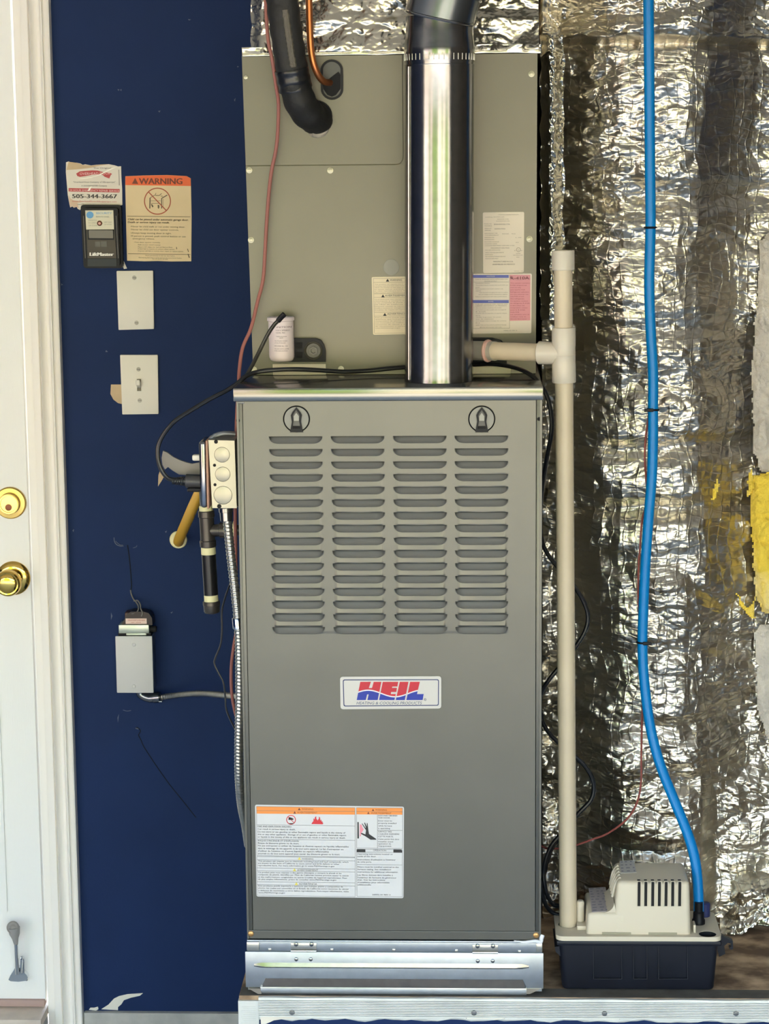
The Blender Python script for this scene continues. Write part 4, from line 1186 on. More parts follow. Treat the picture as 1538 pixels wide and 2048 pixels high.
# ================================================================== VENT PIPE
VX0 = (at(809.5, 768, 0.089).x + at(946.5, 768, 0.089).x) / 2
VX1 = (at(807, 60, 0.089).x + at(951, 60, 0.089).x) / 2
VR = 0.0508
VY = 0.089
vent = thing('vent_pipe', 'shiny galvanised round vent pipe in front of the grey coil cabinet', 'vent pipe', (VX0, VY, TOP_Z))
def vp(z): return VX0 + (VX1 - VX0) * (z - TOP_Z) / (at(880, 60, VY).z - TOP_Z)
ZJ = at(880, 127, VY - VR).z
ZC = at(880, 112, VY - VR).z
ZE = at(880, 34, VY - VR).z
def vseg(mb, zs):
    seg = 56; vs = []; fs = []
    for z, r in zs:
        for k in range(seg):
            a = 2 * math.pi * k / seg
            vs.append((vp(z) + r * math.cos(a), VY + r * math.sin(a), z))
    for i in range(len(zs) - 1):
        for k in range(seg):
            fs.append((i * seg + k, i * seg + (k + 1) % seg, (i + 1) * seg + (k + 1) % seg, (i + 1) * seg + k))
    mb.add(vs, fs)
mb = MB()
vseg(mb, [(TOP_Z + 0.0004, VR + 0.0005), (TOP_Z + 0.02, VR), (1.6, VR + 0.0002), (1.75, VR - 0.0001), (ZJ - 0.002, VR), (ZJ, VR + 0.0004), (ZJ + 0.0005, VR - 0.002)])
mb.build('lower_pipe', M_GALV, vent, smooth=60)
# vertical lock seam
sx = at(820, 400, 0.05)
a_s = -math.pi / 2 - math.asin(min(0.99, (879 - 821) / 68.5))
mb = MB()
pts = []
for z in (TOP_Z + 0.004, 1.6, ZJ - 0.003):
    pts.append((vp(z) + (VR + 0.0006) * math.cos(a_s), VY + (VR + 0.0006) * math.sin(a_s), z))
mb.tube(pts, 0.0022, 8, 0)
mb.build('lock_seam', M_GALV, vent)
# upper joint with crimp
mb = MB()
vseg(mb, [(ZJ - 0.006, VR - 0.0012), (ZJ + 0.002, VR - 0.001), (ZC - 0.004, VR + 0.0002), (ZC + 0.006, VR + 0.0008), (ZC + 0.014, VR + 0.0006), (ZE - 0.02, VR - 0.0016), (ZE + 0.004, VR - 0.0018)])
mb.build('upper_pipe', M_GALV, vent, smooth=60)
mb = MB()
for k in range(44):
    a = 2 * math.pi * k / 44
    x, y = vp(ZC) + (VR + 0.0004) * math.cos(a), VY + (VR + 0.0004) * math.sin(a)
    mb.tube([(x, y, ZC - 0.0045), (x, y, ZC + 0.0045)], 0.0007, 5, 0)
mb.build('crimp', M_GALV, vent, kind='stuff')
# adjustable elbow, three gores turning towards the right and back
cpt = Vector((vp(ZE), VY, ZE + 0.002)); dirv = Vector((0.02, 0.0, 1)).normalized()
turn = Vector((0.999, -0.04, 0))
ang = 0.0
Rg = VR + 0.0004
def ring(c, nrm, r, seg=48):
    nrm = nrm.normalized(); u = Vector((0, 1, 0)); u = (u - nrm * u.dot(nrm)).normalized(); v = nrm.cross(u)
    return [c + (u * math.cos(2 * math.pi * k / seg) + v * math.sin(2 * math.pi * k / seg)) * r for k in range(seg)]
planes = [(cpt, Vector((0.22, -0.10, 1)))]
for k in range(3):
    ang += 0.52
    ax = Vector((turn.x * math.sin(ang - 0.26), turn.y * math.sin(ang - 0.26), math.cos(ang - 0.26)))
    cpt = cpt + ax * 0.050
    nn = Vector((turn.x * math.sin(ang), turn.y * math.sin(ang), math.cos(ang)))
    planes.append((cpt, nn))
def skew_ring(c, n, axis, r, seg=48):
    """section of a cylinder along axis, cut by the plane (c, n)"""
    axis = axis.normalized(); u = Vector((0, 1, 0)); u = (u - axis * u.dot(axis)).normalized(); v = axis.cross(u)
    out = []
    for k in range(seg):
        p = c + (u * math.cos(2 * math.pi * k / seg) + v * math.sin(2 * math.pi * k / seg)) * r
        t = (c - p).dot(n) / axis.dot(n)
        out.append(p + axis * t)
    return out
for k in range(3):
    (c0, n0), (c1, n1) = planes[k], planes[k + 1]
    axis = (c1 - c0)
    A = skew_ring(c0, n0, axis, Rg); B = skew_ring(c1, n1, axis, Rg)
    m_ = len(A)
    MB().add([tuple(p) for p in A + B], [(i, (i + 1) % m_, (i + 1) % m_ + m_, i + m_) for i in range(m_)]).build('elbow_gore', mat('elbow_steel', (118, 123, 130), 0.27, metal=0.95, bump=(30, 0.05, 0.002)), vent, smooth=60)
axis = planes[3][1].normalized()
A = skew_ring(planes[3][0], planes[3][1], axis, Rg - 0.001); B = [p + axis * 1.0 for p in A]
m_ = len(A)
MB().add([tuple(p) for p in A + B], [(i, (i + 1) % m_, (i + 1) % m_ + m_, i + m_) for i in range(m_)]).build('run_pipe', M_GALV, vent, smooth=60)
for k in range(3):
    c0, n0 = planes[k]
    axis = planes[min(k + 1, 3)][0] - c0
    A = skew_ring(c0, n0, axis, Rg + 0.0008)
    MB().tube(A + [A[0]], 0.0022, 8, 0, cap=False).build('elbow_bead', M_GALV, vent)

# ================================================================== FOIL-FACED INSULATION
# plenum wrap above the coil cabinet
plen = thing('plenum_wrap', 'crinkled shiny foil wrap round the duct directly above the coil cabinet', 'insulation', (0, 0.45, CZ1))
zt0 = CZ1 + 0.004; zt1 = at(700, -640, 0.18).z
xs = np.linspace(at(499, 40, 0.18).x, at(1078, 40, 0.18).x, 330); zs = np.linspace(zt1, zt0, 420)
XX, ZZ = np.meshgrid(xs, zs)
h = crumple(XX, ZZ, 10, 4, 1.3, az=1.6)
XX2 = XX + 0.004 * perlin(ZZ * 40, XX * 3) * (smooth(xs[0] + 0.03, xs[0], XX))
YY = 0.178 - 0.0065 * h - 0.008 * smooth(zt0 + 0.03, zt0, ZZ) + 0.02 * smooth(xs[0] + 0.02, xs[0], XX) + 0.010 * smooth(at(700, 32, .18).z - 0.01, at(700, 32, .18).z + 0.01, ZZ)
grid_mesh('foil_face', XX2, YY, ZZ, M_FOIL2, plen, back=0.72)
# tape along the top edge of the cabinet
za, zb = at(780, 108, CY - 0.004).z, at(780, 92, CY - 0.004).z
xs = np.linspace(at(484, 100, 0.18).x, at(1083, 100, 0.18).x, 220); zs = np.linspace(zb + 0.001, za - 0.001, 14)
XX, ZZ = np.meshgrid(xs, zs)
YY = CY - 0.006 - 0.0025 * crumple(XX, ZZ, 30, 3, 4.0) * smooth(za, zb, ZZ) + 0.0008 * np.sin(XX * 60)
ZZ = ZZ + 0.0015 * perlin(XX * 30, XX * 0 + 3.3)
grid_mesh('edge_tape', XX, YY, ZZ, M_FOILT, plen, back=CY + 0.002)

# tall wrap to the right
wrap = thing('insulation_wrap', 'tall crinkled silver foil-faced insulation behind the blue tube, right of the furnace', 'insulation', (0.42, 0.5, PLAT_Z))
Y0 = 0.30
ux = np.linspace(1086, 1580, 360); vy = np.linspace(-640, 1868, 1260)
UU, VV = np.meshgrid(ux, vy)
D = FWD[None, None] * FPX + RGT[None, None] * (UU[..., None] - 769) - UPV[None, None] * (VV[..., None] - 1024)
T = (Y0 - CAM[1]) / D[..., 1]
XX = CAM[0] + D[..., 0] * T; ZZ = CAM[2] + D[..., 2] * T
ZZ = np.maximum(ZZ, PLAT_Z + 0.0005)
# profile across: deep on the left by the cabinet, a bulging column, falling away on the right
wob = 26 * perlin(VV / 210.0, VV * 0 + 0.7) + 14 * perlin(VV / 70.0, VV * 0 + 9.2)
wob2 = 26 * perlin(VV / 190.0, VV * 0 + 20.7) + 14 * perlin(VV / 60.0, VV * 0 + 29.2)
ul = UU - wob; ur = UU - wob2
prof = np.interp(ul, [1072, 1110, 1145, 1178, 1205, 1240, 1310], [0.345, 0.336, 0.316, 0.288, 0.270, 0.257, 0.250])
profr = np.interp(ur, [1310, 1360, 1395, 1425, 1465, 1510, 1580], [0.250, 0.254, 0.265, 0.287, 0.314, 0.334, 0.350])
YY = np.where(UU < 1310, prof, profr)
# column fades out low down on the right where the sheet lies flat
# horizontal puckers (fastened here and there) and the overlapping top sheet
puck = np.zeros_like(VV)
for v0, a, wd in ((395, 0.016, 26), (655, 0.010, 24), (760, 0.012, 30), (893, 0.018, 20), (1012, 0.022, 20), (1110, 0.010, 26), (1300, 0.010, 26), (1440, 0.012, 28), (1560, 0.012, 24), (1690, 0.014, 20)):
    vv = VV + 16 * perlin(UU / 90.0, VV * 0 + v0) + (UU - 1300) * 0.02
    puck += a * np.exp(-((vv - v0) / wd) ** 2)
YY = YY + puck * smooth(1110, 1230, UU)
YY -= 0.030 * smooth(92, 74, VV + 8 * perlin(UU / 60.0, UU * 0 + 4.4))
YY += (0.008 + 0.012 * perlin(UU / 40.0, UU * 0 + 8.8)) * np.exp(-((VV - 88 - 9 * perlin(UU / 60.0, UU * 0 + 4.4)) / 9.0) ** 2)
flat = smooth(1480, 1600, VV) * smooth(1395, 1440, UU)
YY = YY * (1 - flat) + (0.315 - 0.0 * VV) * flat
foot = smooth(1740, 1868, VV)
YY = YY * (1 - foot) + np.maximum(0.285 + 0.03 * (1560 - UU) / 300, 0.27) * foot
YY -= 0.020 * perlin(XX * 7.5, ZZ * 5.2 + 3.0)
big = crumple(XX, ZZ, 6.5, 4, 0.0, az=1.7)
fine = crumple(XX + 3.3, ZZ * 1.15, 24, 4, 2.0, az=1.6)
amp = 0.42 + 0.8 * smooth(1240, 1150, UU) + 0.55 * smooth(-0.15, 0.3, perlin(XX * 5 + 9, ZZ * 3.1)) + 0.5 * smooth(110, 60, VV)
YY -= 0.016 * big * amp + 0.0018 * fine
YY = np.maximum(YY, 0.2)
# keep clear of the pump's housing low down
grid_mesh('foil_sheet', XX, YY, ZZ, M_FOIL, wrap, back=0.96)

# strip of foil tape down the coil cabinet's right side
us = np.linspace(1081, 1128, 26); vs_ = np.linspace(70, 640, 220)
UU, VV = np.meshgrid(us, vs_)
Yt = 0.30 - 0.03 * smooth(1081, 1100, UU) + 0.02 * smooth(1105, 1128, UU) - 0.007 * crumple(UU / 300.0, VV / 300.0, 14, 3, 7.0) - 0.004 * np.sin(VV / 40.0)
edge = 8 * perlin(VV / 50.0, VV * 0 + 2.2) * smooth(1115, 1128, UU) + 5 * perlin(VV / 30.0, VV * 0 + 8.2) * smooth(1095, 1081, UU)
D = FWD[None, None] * FPX + RGT[None, None] * (UU + edge)[..., None].__sub__(769) - UPV[None, None] * (VV[..., None] - 1024)
T = (Yt - CAM[1]) / D[..., 1]
grid_mesh('tape_strip', CAM[0] + D[..., 0] * T, Yt, CAM[2] + D[..., 2] * T, M_FOILT, wrap)

# torn facing with glass wool showing at the right edge, and in the slit by the column
def wool(pts, Y, bulge, nm, seed, lump=0.012, m=None):
    mb = MB()
    us_ = [p[0] for p in pts]; vs2 = [p[1] for p in pts]
    u0, u1, v0, v1 = min(us_), max(us_), min(vs2), max(vs2)
    nx = max(6, int((u1 - u0) / 3)); nz = max(6, int((v1 - v0) / 3))
    U, V = np.meshgrid(np.linspace(u0, u1, nx), np.linspace(v0, v1, nz))
    inside = np.zeros(U.shape, bool)
    n = len(pts); j = n - 1
    dist = np.full(U.shape, 1e9)
    jag = 5 * perlin(U / 14.0 + seed, V / 14.0)
    for i in range(n):
        xi, yi = pts[i]; xj, yj = pts[j]
        cond = ((yi > V) != (yj > V)) & (U + jag < (xj - xi) * (V - yi) / ((yj - yi) + 1e-9) + xi)
        inside ^= cond
        dx, dy = xj - xi, yj - yi
        t = np.clip(((U - xi) * dx + (V - yi) * dy) / (dx * dx + dy * dy + 1e-9), 0, 1)
        dist = np.minimum(dist, np.hypot(U - xi - t * dx, V - yi - t * dy))
        j = i
    D = FWD[None, None] * FPX + RGT[None, None] * (U[..., None] - 769) - UPV[None, None] * (V[..., None] - 1024)
    Yv = Y - bulge * np.minimum(1, dist / 14.0) - lump * crumple(U / 60.0, V / 60.0, 1.2, 4, seed) + 0.004
    T = (Yv - CAM[1]) / D[..., 1]
    return grid_mesh(nm, CAM[0] + D[..., 0] * T, Yv, CAM[2] + D[..., 2] * T, m or M_WOOL, wrap, keep=inside)
wool([(1520, 480), (1580, 420), (1580, 950), (1520, 945), (1506, 900), (1500, 740), (1512, 600)], 0.322, 0.012, 'torn_wool', 2.0, 0.010, M_WOOLG)
wool([(1504, 950), (1580, 935), (1580, 1245), (1522, 1225), (1508, 1190), (1504, 1100), (1498, 1010)], 0.312, 0.016, 'torn_wool', 3.0, 0.010)
wool([(1497, 940), (1506, 932), (1512, 960), (1504, 992), (1490, 1000)], 0.312, 0.012, 'torn_wool', 5.0)
wool([(1418, 1003), (1426, 975), (1437, 945), (1440, 975), (1432, 1003)], 0.262, 0.012, 'torn_wool', 6.0, 0.003)
wool([(1468, 1180), (1480, 1190), (1496, 1215), (1512, 1180), (1512, 1240), (1500, 1238), (1478, 1210)], 0.306, 0.010, 'torn_wool', 7.0, 0.004)
wool([(1508, 1250), (1580, 1240), (1580, 1500), (1534, 1480), (1512, 1420)], 0.328, 0.006, 'torn_wool', 9.0, 0.006, M_WOOLG)
# loose flap with ragged hem over the boards at the foot
us = np.linspace(1440, 1580, 90); vs_ = np.linspace(1700, 1880, 110)
UU, VV = np.meshgrid(us, vs_)
hem = 1874 - 40 * smooth(1470, 1540, UU) + 9 * perlin(UU / 9.0, UU * 0 + 3.1) + 6 * perlin(UU / 30.0, UU * 0 + 1.1)
keep = VV < hem
tt = np.clip((VV - 1700) / 180.0, 0, 1)
Yt = 0.30 - 0.05 * tt - 0.012 * crumple(UU / 100.0, VV / 100.0, 1.3, 3, 3.0) + 0.07 * smooth(0.5, 0.0, tt) + 0.07 * smooth(1478, 1440, UU + 14 * perlin(VV / 25.0, VV * 0 + 2.0)) * smooth(0.95, 0.6, tt)
D = FWD[None, None] * FPX + RGT[None, None] * (UU[..., None] - 769) - UPV[None, None] * (VV[..., None] - 1024)
T = (Yt - CAM[1]) / D[..., 1]
Zt = np.maximum(CAM[2] + D[..., 2] * T, PLAT_Z + 0.001)
grid_mesh('loose_flap', CAM[0] + D[..., 0] * T, Yt, Zt, M_FOIL, wrap, keep=keep)

# ================================================================== LINES AT THE TOP LEFT
def L(*p): return [at(u, v, y) for u, v, y in p]
suc = thing('suction_line', 'thick black foam-insulated refrigerant line bending into the coil cabinet at upper left', 'pipe', at(567, 60, 0.125))
ctr = [(556, -620, 0.118), (559, -300, 0.118), (563, -40, 0.118), (566, 0, 0.118), (571, 50, 0.118), (578, 105, 0.12), (585, 150, 0.124), (595, 190, 0.130), (607, 216, 0.140), (622, 232, 0.156), (634, 238, 0.178), (638, 240, 0.21)]
MB().tube(L(*ctr), 0.0235, 26, 10, rf=lambda s, a: 0.0236 + 0.0007 * math.sin(s * 240) + 0.0009 * math.sin(3 * a + s * 30)).build('foam_sleeve', M_RUBBER, suc, smooth=60)
MB().tube(L((583, 138, 0.1225), (586, 155, 0.1245), (591, 178, 0.129)), 0.0252, 26, 8, rf=lambda s, a: 0.0252 + 0.0005 * math.sin(s * 500)).build('tape_wrap', M_TAPE, suc, smooth=60)
MB().tube(L((570, 20, 0.0962), (577, 70, 0.0962), (583, 110, 0.0975), (587, 134, 0.100)), 0.0045, 8, 8, rf=lambda s, a: 0.0052 + 0.0006 * math.sin(s * 900)).build('lit_mesh_streak', mat('lit_mesh', (96, 90, 78), 0.5, bump=(300, 0.8, 0.002)), suc)  # paler woven streak; the light along the sleeve is put into its colour
MB().tube(L((622, 266, 0.168), (636, 266, 0.174), (648, 258, 0.176), (654, 246, 0.178)), 0.006, 10, 6, rf=lambda s, a: 0.0065 + 0.0015 * math.sin(s * 200 + a)).build('putty_seal', M_PUTTY, suc)
cop = tag(MB().tube(L((616, -620, 0.135), (617, -300, 0.135), (618, -40, 0.135), (618, 0, 0.135), (619.5, 52, 0.135), (622, 99, 0.136), (628, 130, 0.138), (637, 151, 0.144), (648, 163, 0.156), (664, 166, 0.185)), 0.0050, 16, 10).build('copper_line', M_COPPER),
          'bare copper refrigerant tube curving into the oval black grommet', 'pipe')
tag(MB().tube(L((522, -620, 0.12), (525, -300, 0.12), (528, -40, 0.12), (531, 0, 0.12), (536, 78, 0.12), (544, 117, 0.12), (553, 177, 0.13), (557, 208, 0.14), (555.7, 260, 0.15), (552, 299, 0.155), (543, 343, 0.16), (537.5, 390, 0.16), (533, 450, 0.16),
               (530, 505, 0.158), (526, 560, 0.155), (515, 604, 0.15), (502, 656, 0.14), (485.5, 695, 0.13), (479, 737, 0.12), (477, 775, 0.11), (473, 850, 0.10), (471, 950, 0.10), (470.5, 1030, 0.12), (472, 1150, 0.14)), 0.0028, 10, 8).build('thermostat_wire', M_BRWIRE),
    'long reddish-brown control wire hanging down the left side of the coil cabinet', 'wire')
tag(MB().tube(L((478, 1225, 0.16), (474, 1255, 0.14), (467, 1295, 0.12), (462.5, 1335, 0.12), (463, 1380, 0.12), (468, 1415, 0.13), (476, 1445, 0.16), (483, 1470, 0.2)), 0.0024, 10, 8).build('thermostat_wire', M_BRWIRE),
    'short reddish-brown wire loop bowing out beside the lower metal conduit', 'wire')
tag(MB().tube(L((466, 1152, 0.048), (452, 1190, 0.055), (444, 1222, 0.06), (444, 1262, 0.06), (441, 1290, 0.06), (431, 1315, 0.06), (429, 1328, 0.06), (437, 1346, 0.06), (447, 1366, 0.06), (450.5, 1395, 0.06), (453, 1420, 0.055), (464, 1446, 0.045), (476, 1468, 0.036)), 0.0014, 8, 8).build('thin_cable', M_CORD),
    'thin black cable hanging beside the gas pipe cap', 'cable')

# white canister label device on the drain plate
can = thing('canister', 'small white plastic cylinder with printed text hanging left of the black drain plate', 'canister', at(563, 723, 0.15))
s = SC(0.15)
cb = at(564, 722.5, 0.15)
R_ = 25.0 * s
hz = at(563, 634, 0.15).z - cb.z
MB().lathe([(0, R_ * 0.78), (0.002, R_ * 0.9), (0.006, R_ * 0.985), (0.01, R_), (hz * 0.90, R_), (hz * 0.905, R_ * 1.0)], (cb.x - 0.0005, 0.155, cb.z), (-0.012, 0.0, 1), 36).build('body', mat('white_canister', (222, 208, 206), 0.4), can, smooth=50)
MB().lathe([(hz * 0.905, R_ * 1.0), (hz * 0.915, R_ * 1.075), (hz * 0.95, R_ * 1.085), (hz * 0.99, R_ * 1.07), (hz, R_ * 1.02)], (cb.x - 0.0005, 0.155, cb.z), (-0.012, 0.0, 1), 36).build('cap', mat('white_canister', (222, 208, 206), 0.4), can, smooth=50)
mi = MB()
# text wraps round the cylinder
def wrapped(u0, u1, yb, h, st):
    V, F = glyphs(st)
    a = np.array(V); xa, xb = a[:, 0].min(), a[:, 0].max(); out = []
    for x, y, _ in V:
        u = u0 + (x - xa) / (xb - xa) * (u1 - u0); v = yb - y / 0.7 * h
        p = at(u, v, 0.155 - R_)
        dx = max(-R_ * 0.97, min(R_ * 0.97, p.x - cb.x))
        out.append((p.x, 0.155 - math.sqrt(R_ * R_ - dx * dx) - 0.0004, p.z))
    mi.add(out, F)
for u0, u1, yb, h, st in ((547, 582, 656, 3.4, 'IGNITION'), (547, 579, 662, 2.6, 'HIGH SPEED'), (549, 570, 667, 2.6, 'MODEL 902'), (552, 573, 674, 2.2, 'capacitance'), (559, 566, 677, 2.2, '60'),
                          (546, 574, 683, 2.0, 'CAUTION HIGH'), (548, 571, 687, 2.0, 'VOLTAGE'), (548, 575, 693.5, 2.8, 'TECHNICAL, CA'), (546, 577, 699, 2.2, 'REPLACE WITH SAME'), (548, 575, 703, 2.2, 'TYPE AND RATING')):
    wrapped(u0, u1, yb, h, st)
mi.add([], [])
done(mi, 'lettering', mat('plum_ink', (80, 60, 70), 0.6), can)

# ================================================================== BLACK POWER CORD
pc = thing('power_cord', 'black power cord looping over the furnace top and down to the pump', 'cord', at(700, 741, 0.1))
YT = 0.06
def on_top(u, v, r=0.0034):
    p = atz(u, v, TOP_Z + r); return p
P = L((346, 960, 0.05), (334, 955, 0.05), (322, 938, 0.05), (315.5, 915, 0.05), (317, 890, 0.05), (329, 866, 0.05), (350, 842, 0.05), (380, 822, 0.055), (420, 798, 0.06), (455, 780, 0.065), (478, 764, 0.07), (492, 752, 0.075))
P += L((515, 744, 0.085), (545, 740, 0.09), (590, 738.5, 0.10), (640, 740.5, 0.115), (690, 743.5, 0.13), (740, 741, 0.145), (790, 736, 0.155), (840, 733, 0.16), (900, 730, 0.16), (950, 729, 0.155), (985, 728, 0.145), (1020, 733, 0.13), (1050, 743, 0.11), (1072, 759, 0.09), (1088, 780, 0.075), (1098, 805, 0.07), (1103, 838, 0.07), (1102, 870, 0.07), (1096, 905, 0.08), (1089, 945, 0.10), (1084, 985, 0.12), (1080, 1040, 0.13),
       (1085, 1085, 0.13), (1098, 1112, 0.125), (1122, 1142, 0.12), (1148, 1172, 0.12), (1168, 1205, 0.12), (1176, 1235, 0.12), (1169, 1265, 0.12), (1148, 1298, 0.12), (1121, 1332, 0.12), (1100, 1357, 0.12), (1083, 1385, 0.125), (1079, 1415, 0.13), (1086, 1446, 0.13), (1106, 1475, 0.125), (1145, 1509, 0.12), (1172, 1535, 0.12), (1187, 1566, 0.12), (1183, 1598, 0.12), (1158, 1626, 0.12), (1128, 1662, 0.12), (1104, 1690, 0.12), (1091, 1722, 0.12), (1088, 1755, 0.12), (1094, 1788, 0.11), (1106, 1808, 0.10), (1120, 1812, 0.095), (1140, 1812, 0.09))
MB().tube(P, 0.0034, 10, 7).build('cable', M_CORD, pc)
MB().tube(L((1122, 1672, 0.13), (1106, 1692, 0.13), (1096, 1718, 0.13), (1089, 1746, 0.13), (1084, 1775, 0.125), (1090, 1806, 0.115), (1104, 1824, 0.105), (1122, 1831, 0.10), (1140, 1832, 0.095)), 0.0034, 10, 8).build('cable_loop', M_CORD, pc)
mb = MB().tube(L((402, 963, 0.05), (372, 962, 0.05)), 0.0105, 14, 0)
mb.build('plug', mat('plug_grey', (58, 57, 58), 0.42), pc)
mb = MB()
for k in range(6):
    a, b = at(371 - k * 4.6, 962.2, 0.05), at(368.2 - k * 4.6, 962, 0.05)
    mb.tube([a, b], 0.0075 - 0.0005 * k, 12, 0)
mb.tube([at(371, 962, .05), at(344, 960.5, .05)], 0.0046, 10, 0)
mb.build('strain_relief', M_CORD, pc)
MB().box(at(376, 975, .05).x, at(403, 975, .05).x, 0.038, 0.062, at(380, 982, .05).z, at(380, 974, .05).z, 0.002).build('plug_face', M_BLACK, pc)
tag(MB().tube(L((478, 765, 0.085), (492, 752, 0.09), (506, 728, 0.10), (520, 700, 0.11), (535, 670, 0.11), (548, 650, 0.108), (558, 640, 0.106)), 0.0030, 10, 8, rf=lambda s, a: 0.0030).build('loose_cable', mat('dark_cable', (42, 40, 34), 0.4)),
    'loose dark cable end standing up in front of the white canister', 'cable')
lc = bpy.data.objects['loose_cable']
MB().tube(L((556, 642, 0.106), (562, 635, 0.105), (569, 628, 0.104)), 0.0042, 10, 6).build('cable_tip', M_BLACK, lc)

# ================================================================== PVC DRAIN
pv = thing('drain_pipe', 'off-white plastic condensate drain pipe with a tee, standing between furnace and foil', 'pipe', at(1135, 1869, 0.055))
py = 0.058
top = at(1126, 502, py); bot = at(1136.5, 1868, py)
def pvx(z): return bot.x + (top.x - bot.x) * (z - bot.z) / (top.z - bot.z)
def pvp(v): z = at(1130, v, py).z; return Vector((pvx(z), py, z))
r1 = 0.0134
MB().tube([pvp(765) + Vector((0, 0, .01)), pvp(1300), Vector((pvx(bot.z), py, bot.z - 0.004))], r1, 28, 0).build('lower_pipe', M_PVC, pv)
MB().tube([pvp(520), pvp(665)], r1, 28, 0).build('upper_pipe', M_PVC, pv)
MB().lathe([(0, 0.0158), (0.001, 0.0166), (0.027, 0.0166), (0.0285, 0.0160), (0.0285, 0.0140), (0.02, 0.0135)], pvp(540), pvp(500) - pvp(540), 32).build('end_cap', M_PVCF, pv)
tl_, tt_ = pvp(765), pvp(655)
hh = (tt_ - tl_).length
mb = MB().lathe([(0, 0.0140), (0, 0.0168), (0.001, 0.0174), (hh * 0.33, 0.0174), (hh * 0.36, 0.0170), (hh * 0.49, 0.0170), (hh * 0.5, 0.01745), (hh * 0.51, 0.0170), (hh * 0.64, 0.0170), (hh * 0.67, 0.0174), (hh - 0.001, 0.0174), (hh, 0.0168), (hh, 0.0140)], tl_, tt_ - tl_, 36)
te = mb.build('tee', M_PVCF, pv)
hc = pvp(707); hdir = Vector((at(1000, 703, 0.09).x - hc.x, 0.035, at(1000, 703, 0.09).z - hc.z)).normalized()
MB().lathe([(0.0, 0.0165), (0.022, 0.0165), (0.038, 0.0170), (0.039, 0.0150), (0.036, 0.0138)], hc, hdir, 32).build('tee_branch', M_PVCF, pv)
e0 = at(986, 702, 0.118)
MB().tube([hc + hdir * 0.02, e0], r1, 26, 0).build('cross_pipe', M_PVC, pv)
d2 = (e0 - hc).normalized()
MB().lathe([(0.0005, 0.0138), (0.001, 0.0164), (0.003, 0.0172), (0.0052, 0.0166), (0.0054, 0.0140)], e0 - d2 * -0.012, -d2, 30).build('primer_ring', M_PVCR, pv)
MB().tube([e0 + d2 * -0.004, at(940, 701, 0.150), at(920, 700, 0.172)], 0.0145, 26, 0).build('male_adapter', mat('pvc_adapter', (176, 172, 160), 0.4), pv)

# ================================================================== CONDENSATE PUMP
pz = PLAT_Z
LZt = 0.5731
px_l, px_r = at(1112, 1876, 0.006).x, at(1444, 1876, 0.006).x
pb = 0.122
pump = thing('condensate_pump', 'cream and black condensate pump sitting on the platform right of the furnace', 'pump', ((px_l + px_r) / 2, 0.06, pz))
xa, xb = at(1118, 1890, .01).x, at(1438, 1890, .01).x
xc, xd = at(1125, 1984, .01).x, at(1429, 1984, .01).x
bm = bmesh.new()
bmesh.ops.create_cube(bm, size=1.0)
for v in bm.verts:
    t_ = v.co.z > 0
    x = (xb if v.co.x > 0 else xa) if t_ else (xd if v.co.x > 0 else xc)
    y = (0.012 if v.co.y < 0 else 0.118) if t_ else (0.016 if v.co.y < 0 else 0.114)
    v.co = Vector((x, y, LZt - 0.004 if t_ else pz + 0.0008))
bmesh.ops.bevel(bm, geom=[e for e in bm.edges if abs((e.verts[0].co - e.verts[1].co).z) > 0.02], offset=0.009, segments=4, profile=0.5, affect='EDGES')
bmesh.ops.bevel(bm, geom=[e for e in bm.edges if max(e.verts[0].co.z, e.verts[1].co.z) < pz + 0.01], offset=0.004, segments=2, profile=0.5, affect='EDGES')
tank = MB().bm(bm).build('tank', M_TANK, pump)
# rim flange under the lid and the shoulders
MB().box(xa - 0.004, xb + 0.004, 0.008, 0.120, LZt - 0.012, LZt - 0.0035, 0.003).build('tank_rim', M_TANK, pump)
for ua, ub, va, vb in ((1186, 1244, 1888, 1957), (1266, 1294.5, 1888, 1957), (1316, 1375.5, 1888, 1957)):
    q0 = [at(ua, va, .012), at(ub, va, .012), at(ub, vb, .015), at(ua, vb, .015)]
    mb = MB()
    k = 0.0012
    fr = [(q0[0].x, q0[0].z), (q0[1].x, q0[1].z), (q0[2].x, q0[2].z), (q0[3].x, q0[3].z)]
    inn = [(q0[0].x + k, q0[0].z - k), (q0[1].x - k, q0[1].z - k), (q0[2].x - k, q0[2].z + k), (q0[3].x + k, q0[3].z + k)]
    mb.plate(fr[::-1], 0.0112, 0.016, [inn[::-1]])
    mb.build('tank_panel', M_TANK, tank, smooth=0)
MB().plate(pxquad([(1434, 1897), (1434, 1868), (1441, 1868), (1465, 1880), (1466, 1895), (1463, 1898), (1458, 1896), (1458, 1893), (1462, 1892), (1461, 1885), (1455, 1884), (1448, 1890), (1450, 1906), (1438, 1912)], 0.05), 0.046, 0.056).build('mounting_hook', M_TANK, pump, smooth=0)
MB().plate(pxquad([(1108, 1880), (1120, 1878), (1130, 1900), (1128, 1912), (1121, 1900), (1110, 1890)], 0.05), 0.02, 0.1).build('shoulder', M_TANK, pump, smooth=0)
# lid with two round holes
def lidpoly():
    return rrect(px_l, px_r, 0.006, pb, 0.012, 5)
holes = [(at(1415, 1868, 0.03), 18.0)]
hz_ = LZt + 0.004
hc1 = atz(1415, 1868, hz_)
hc2 = Vector((pvx(LZt), py, hz_))
bmv = MB()
lp = lidpoly()
h1 = circ(hc1.x, hc1.y, 0.0132, 26); h2 = circ(hc2.x, hc2.y, 0.0150, 26)
tmp = MB().plate(lp, 0, 0.007, [h1, h2])
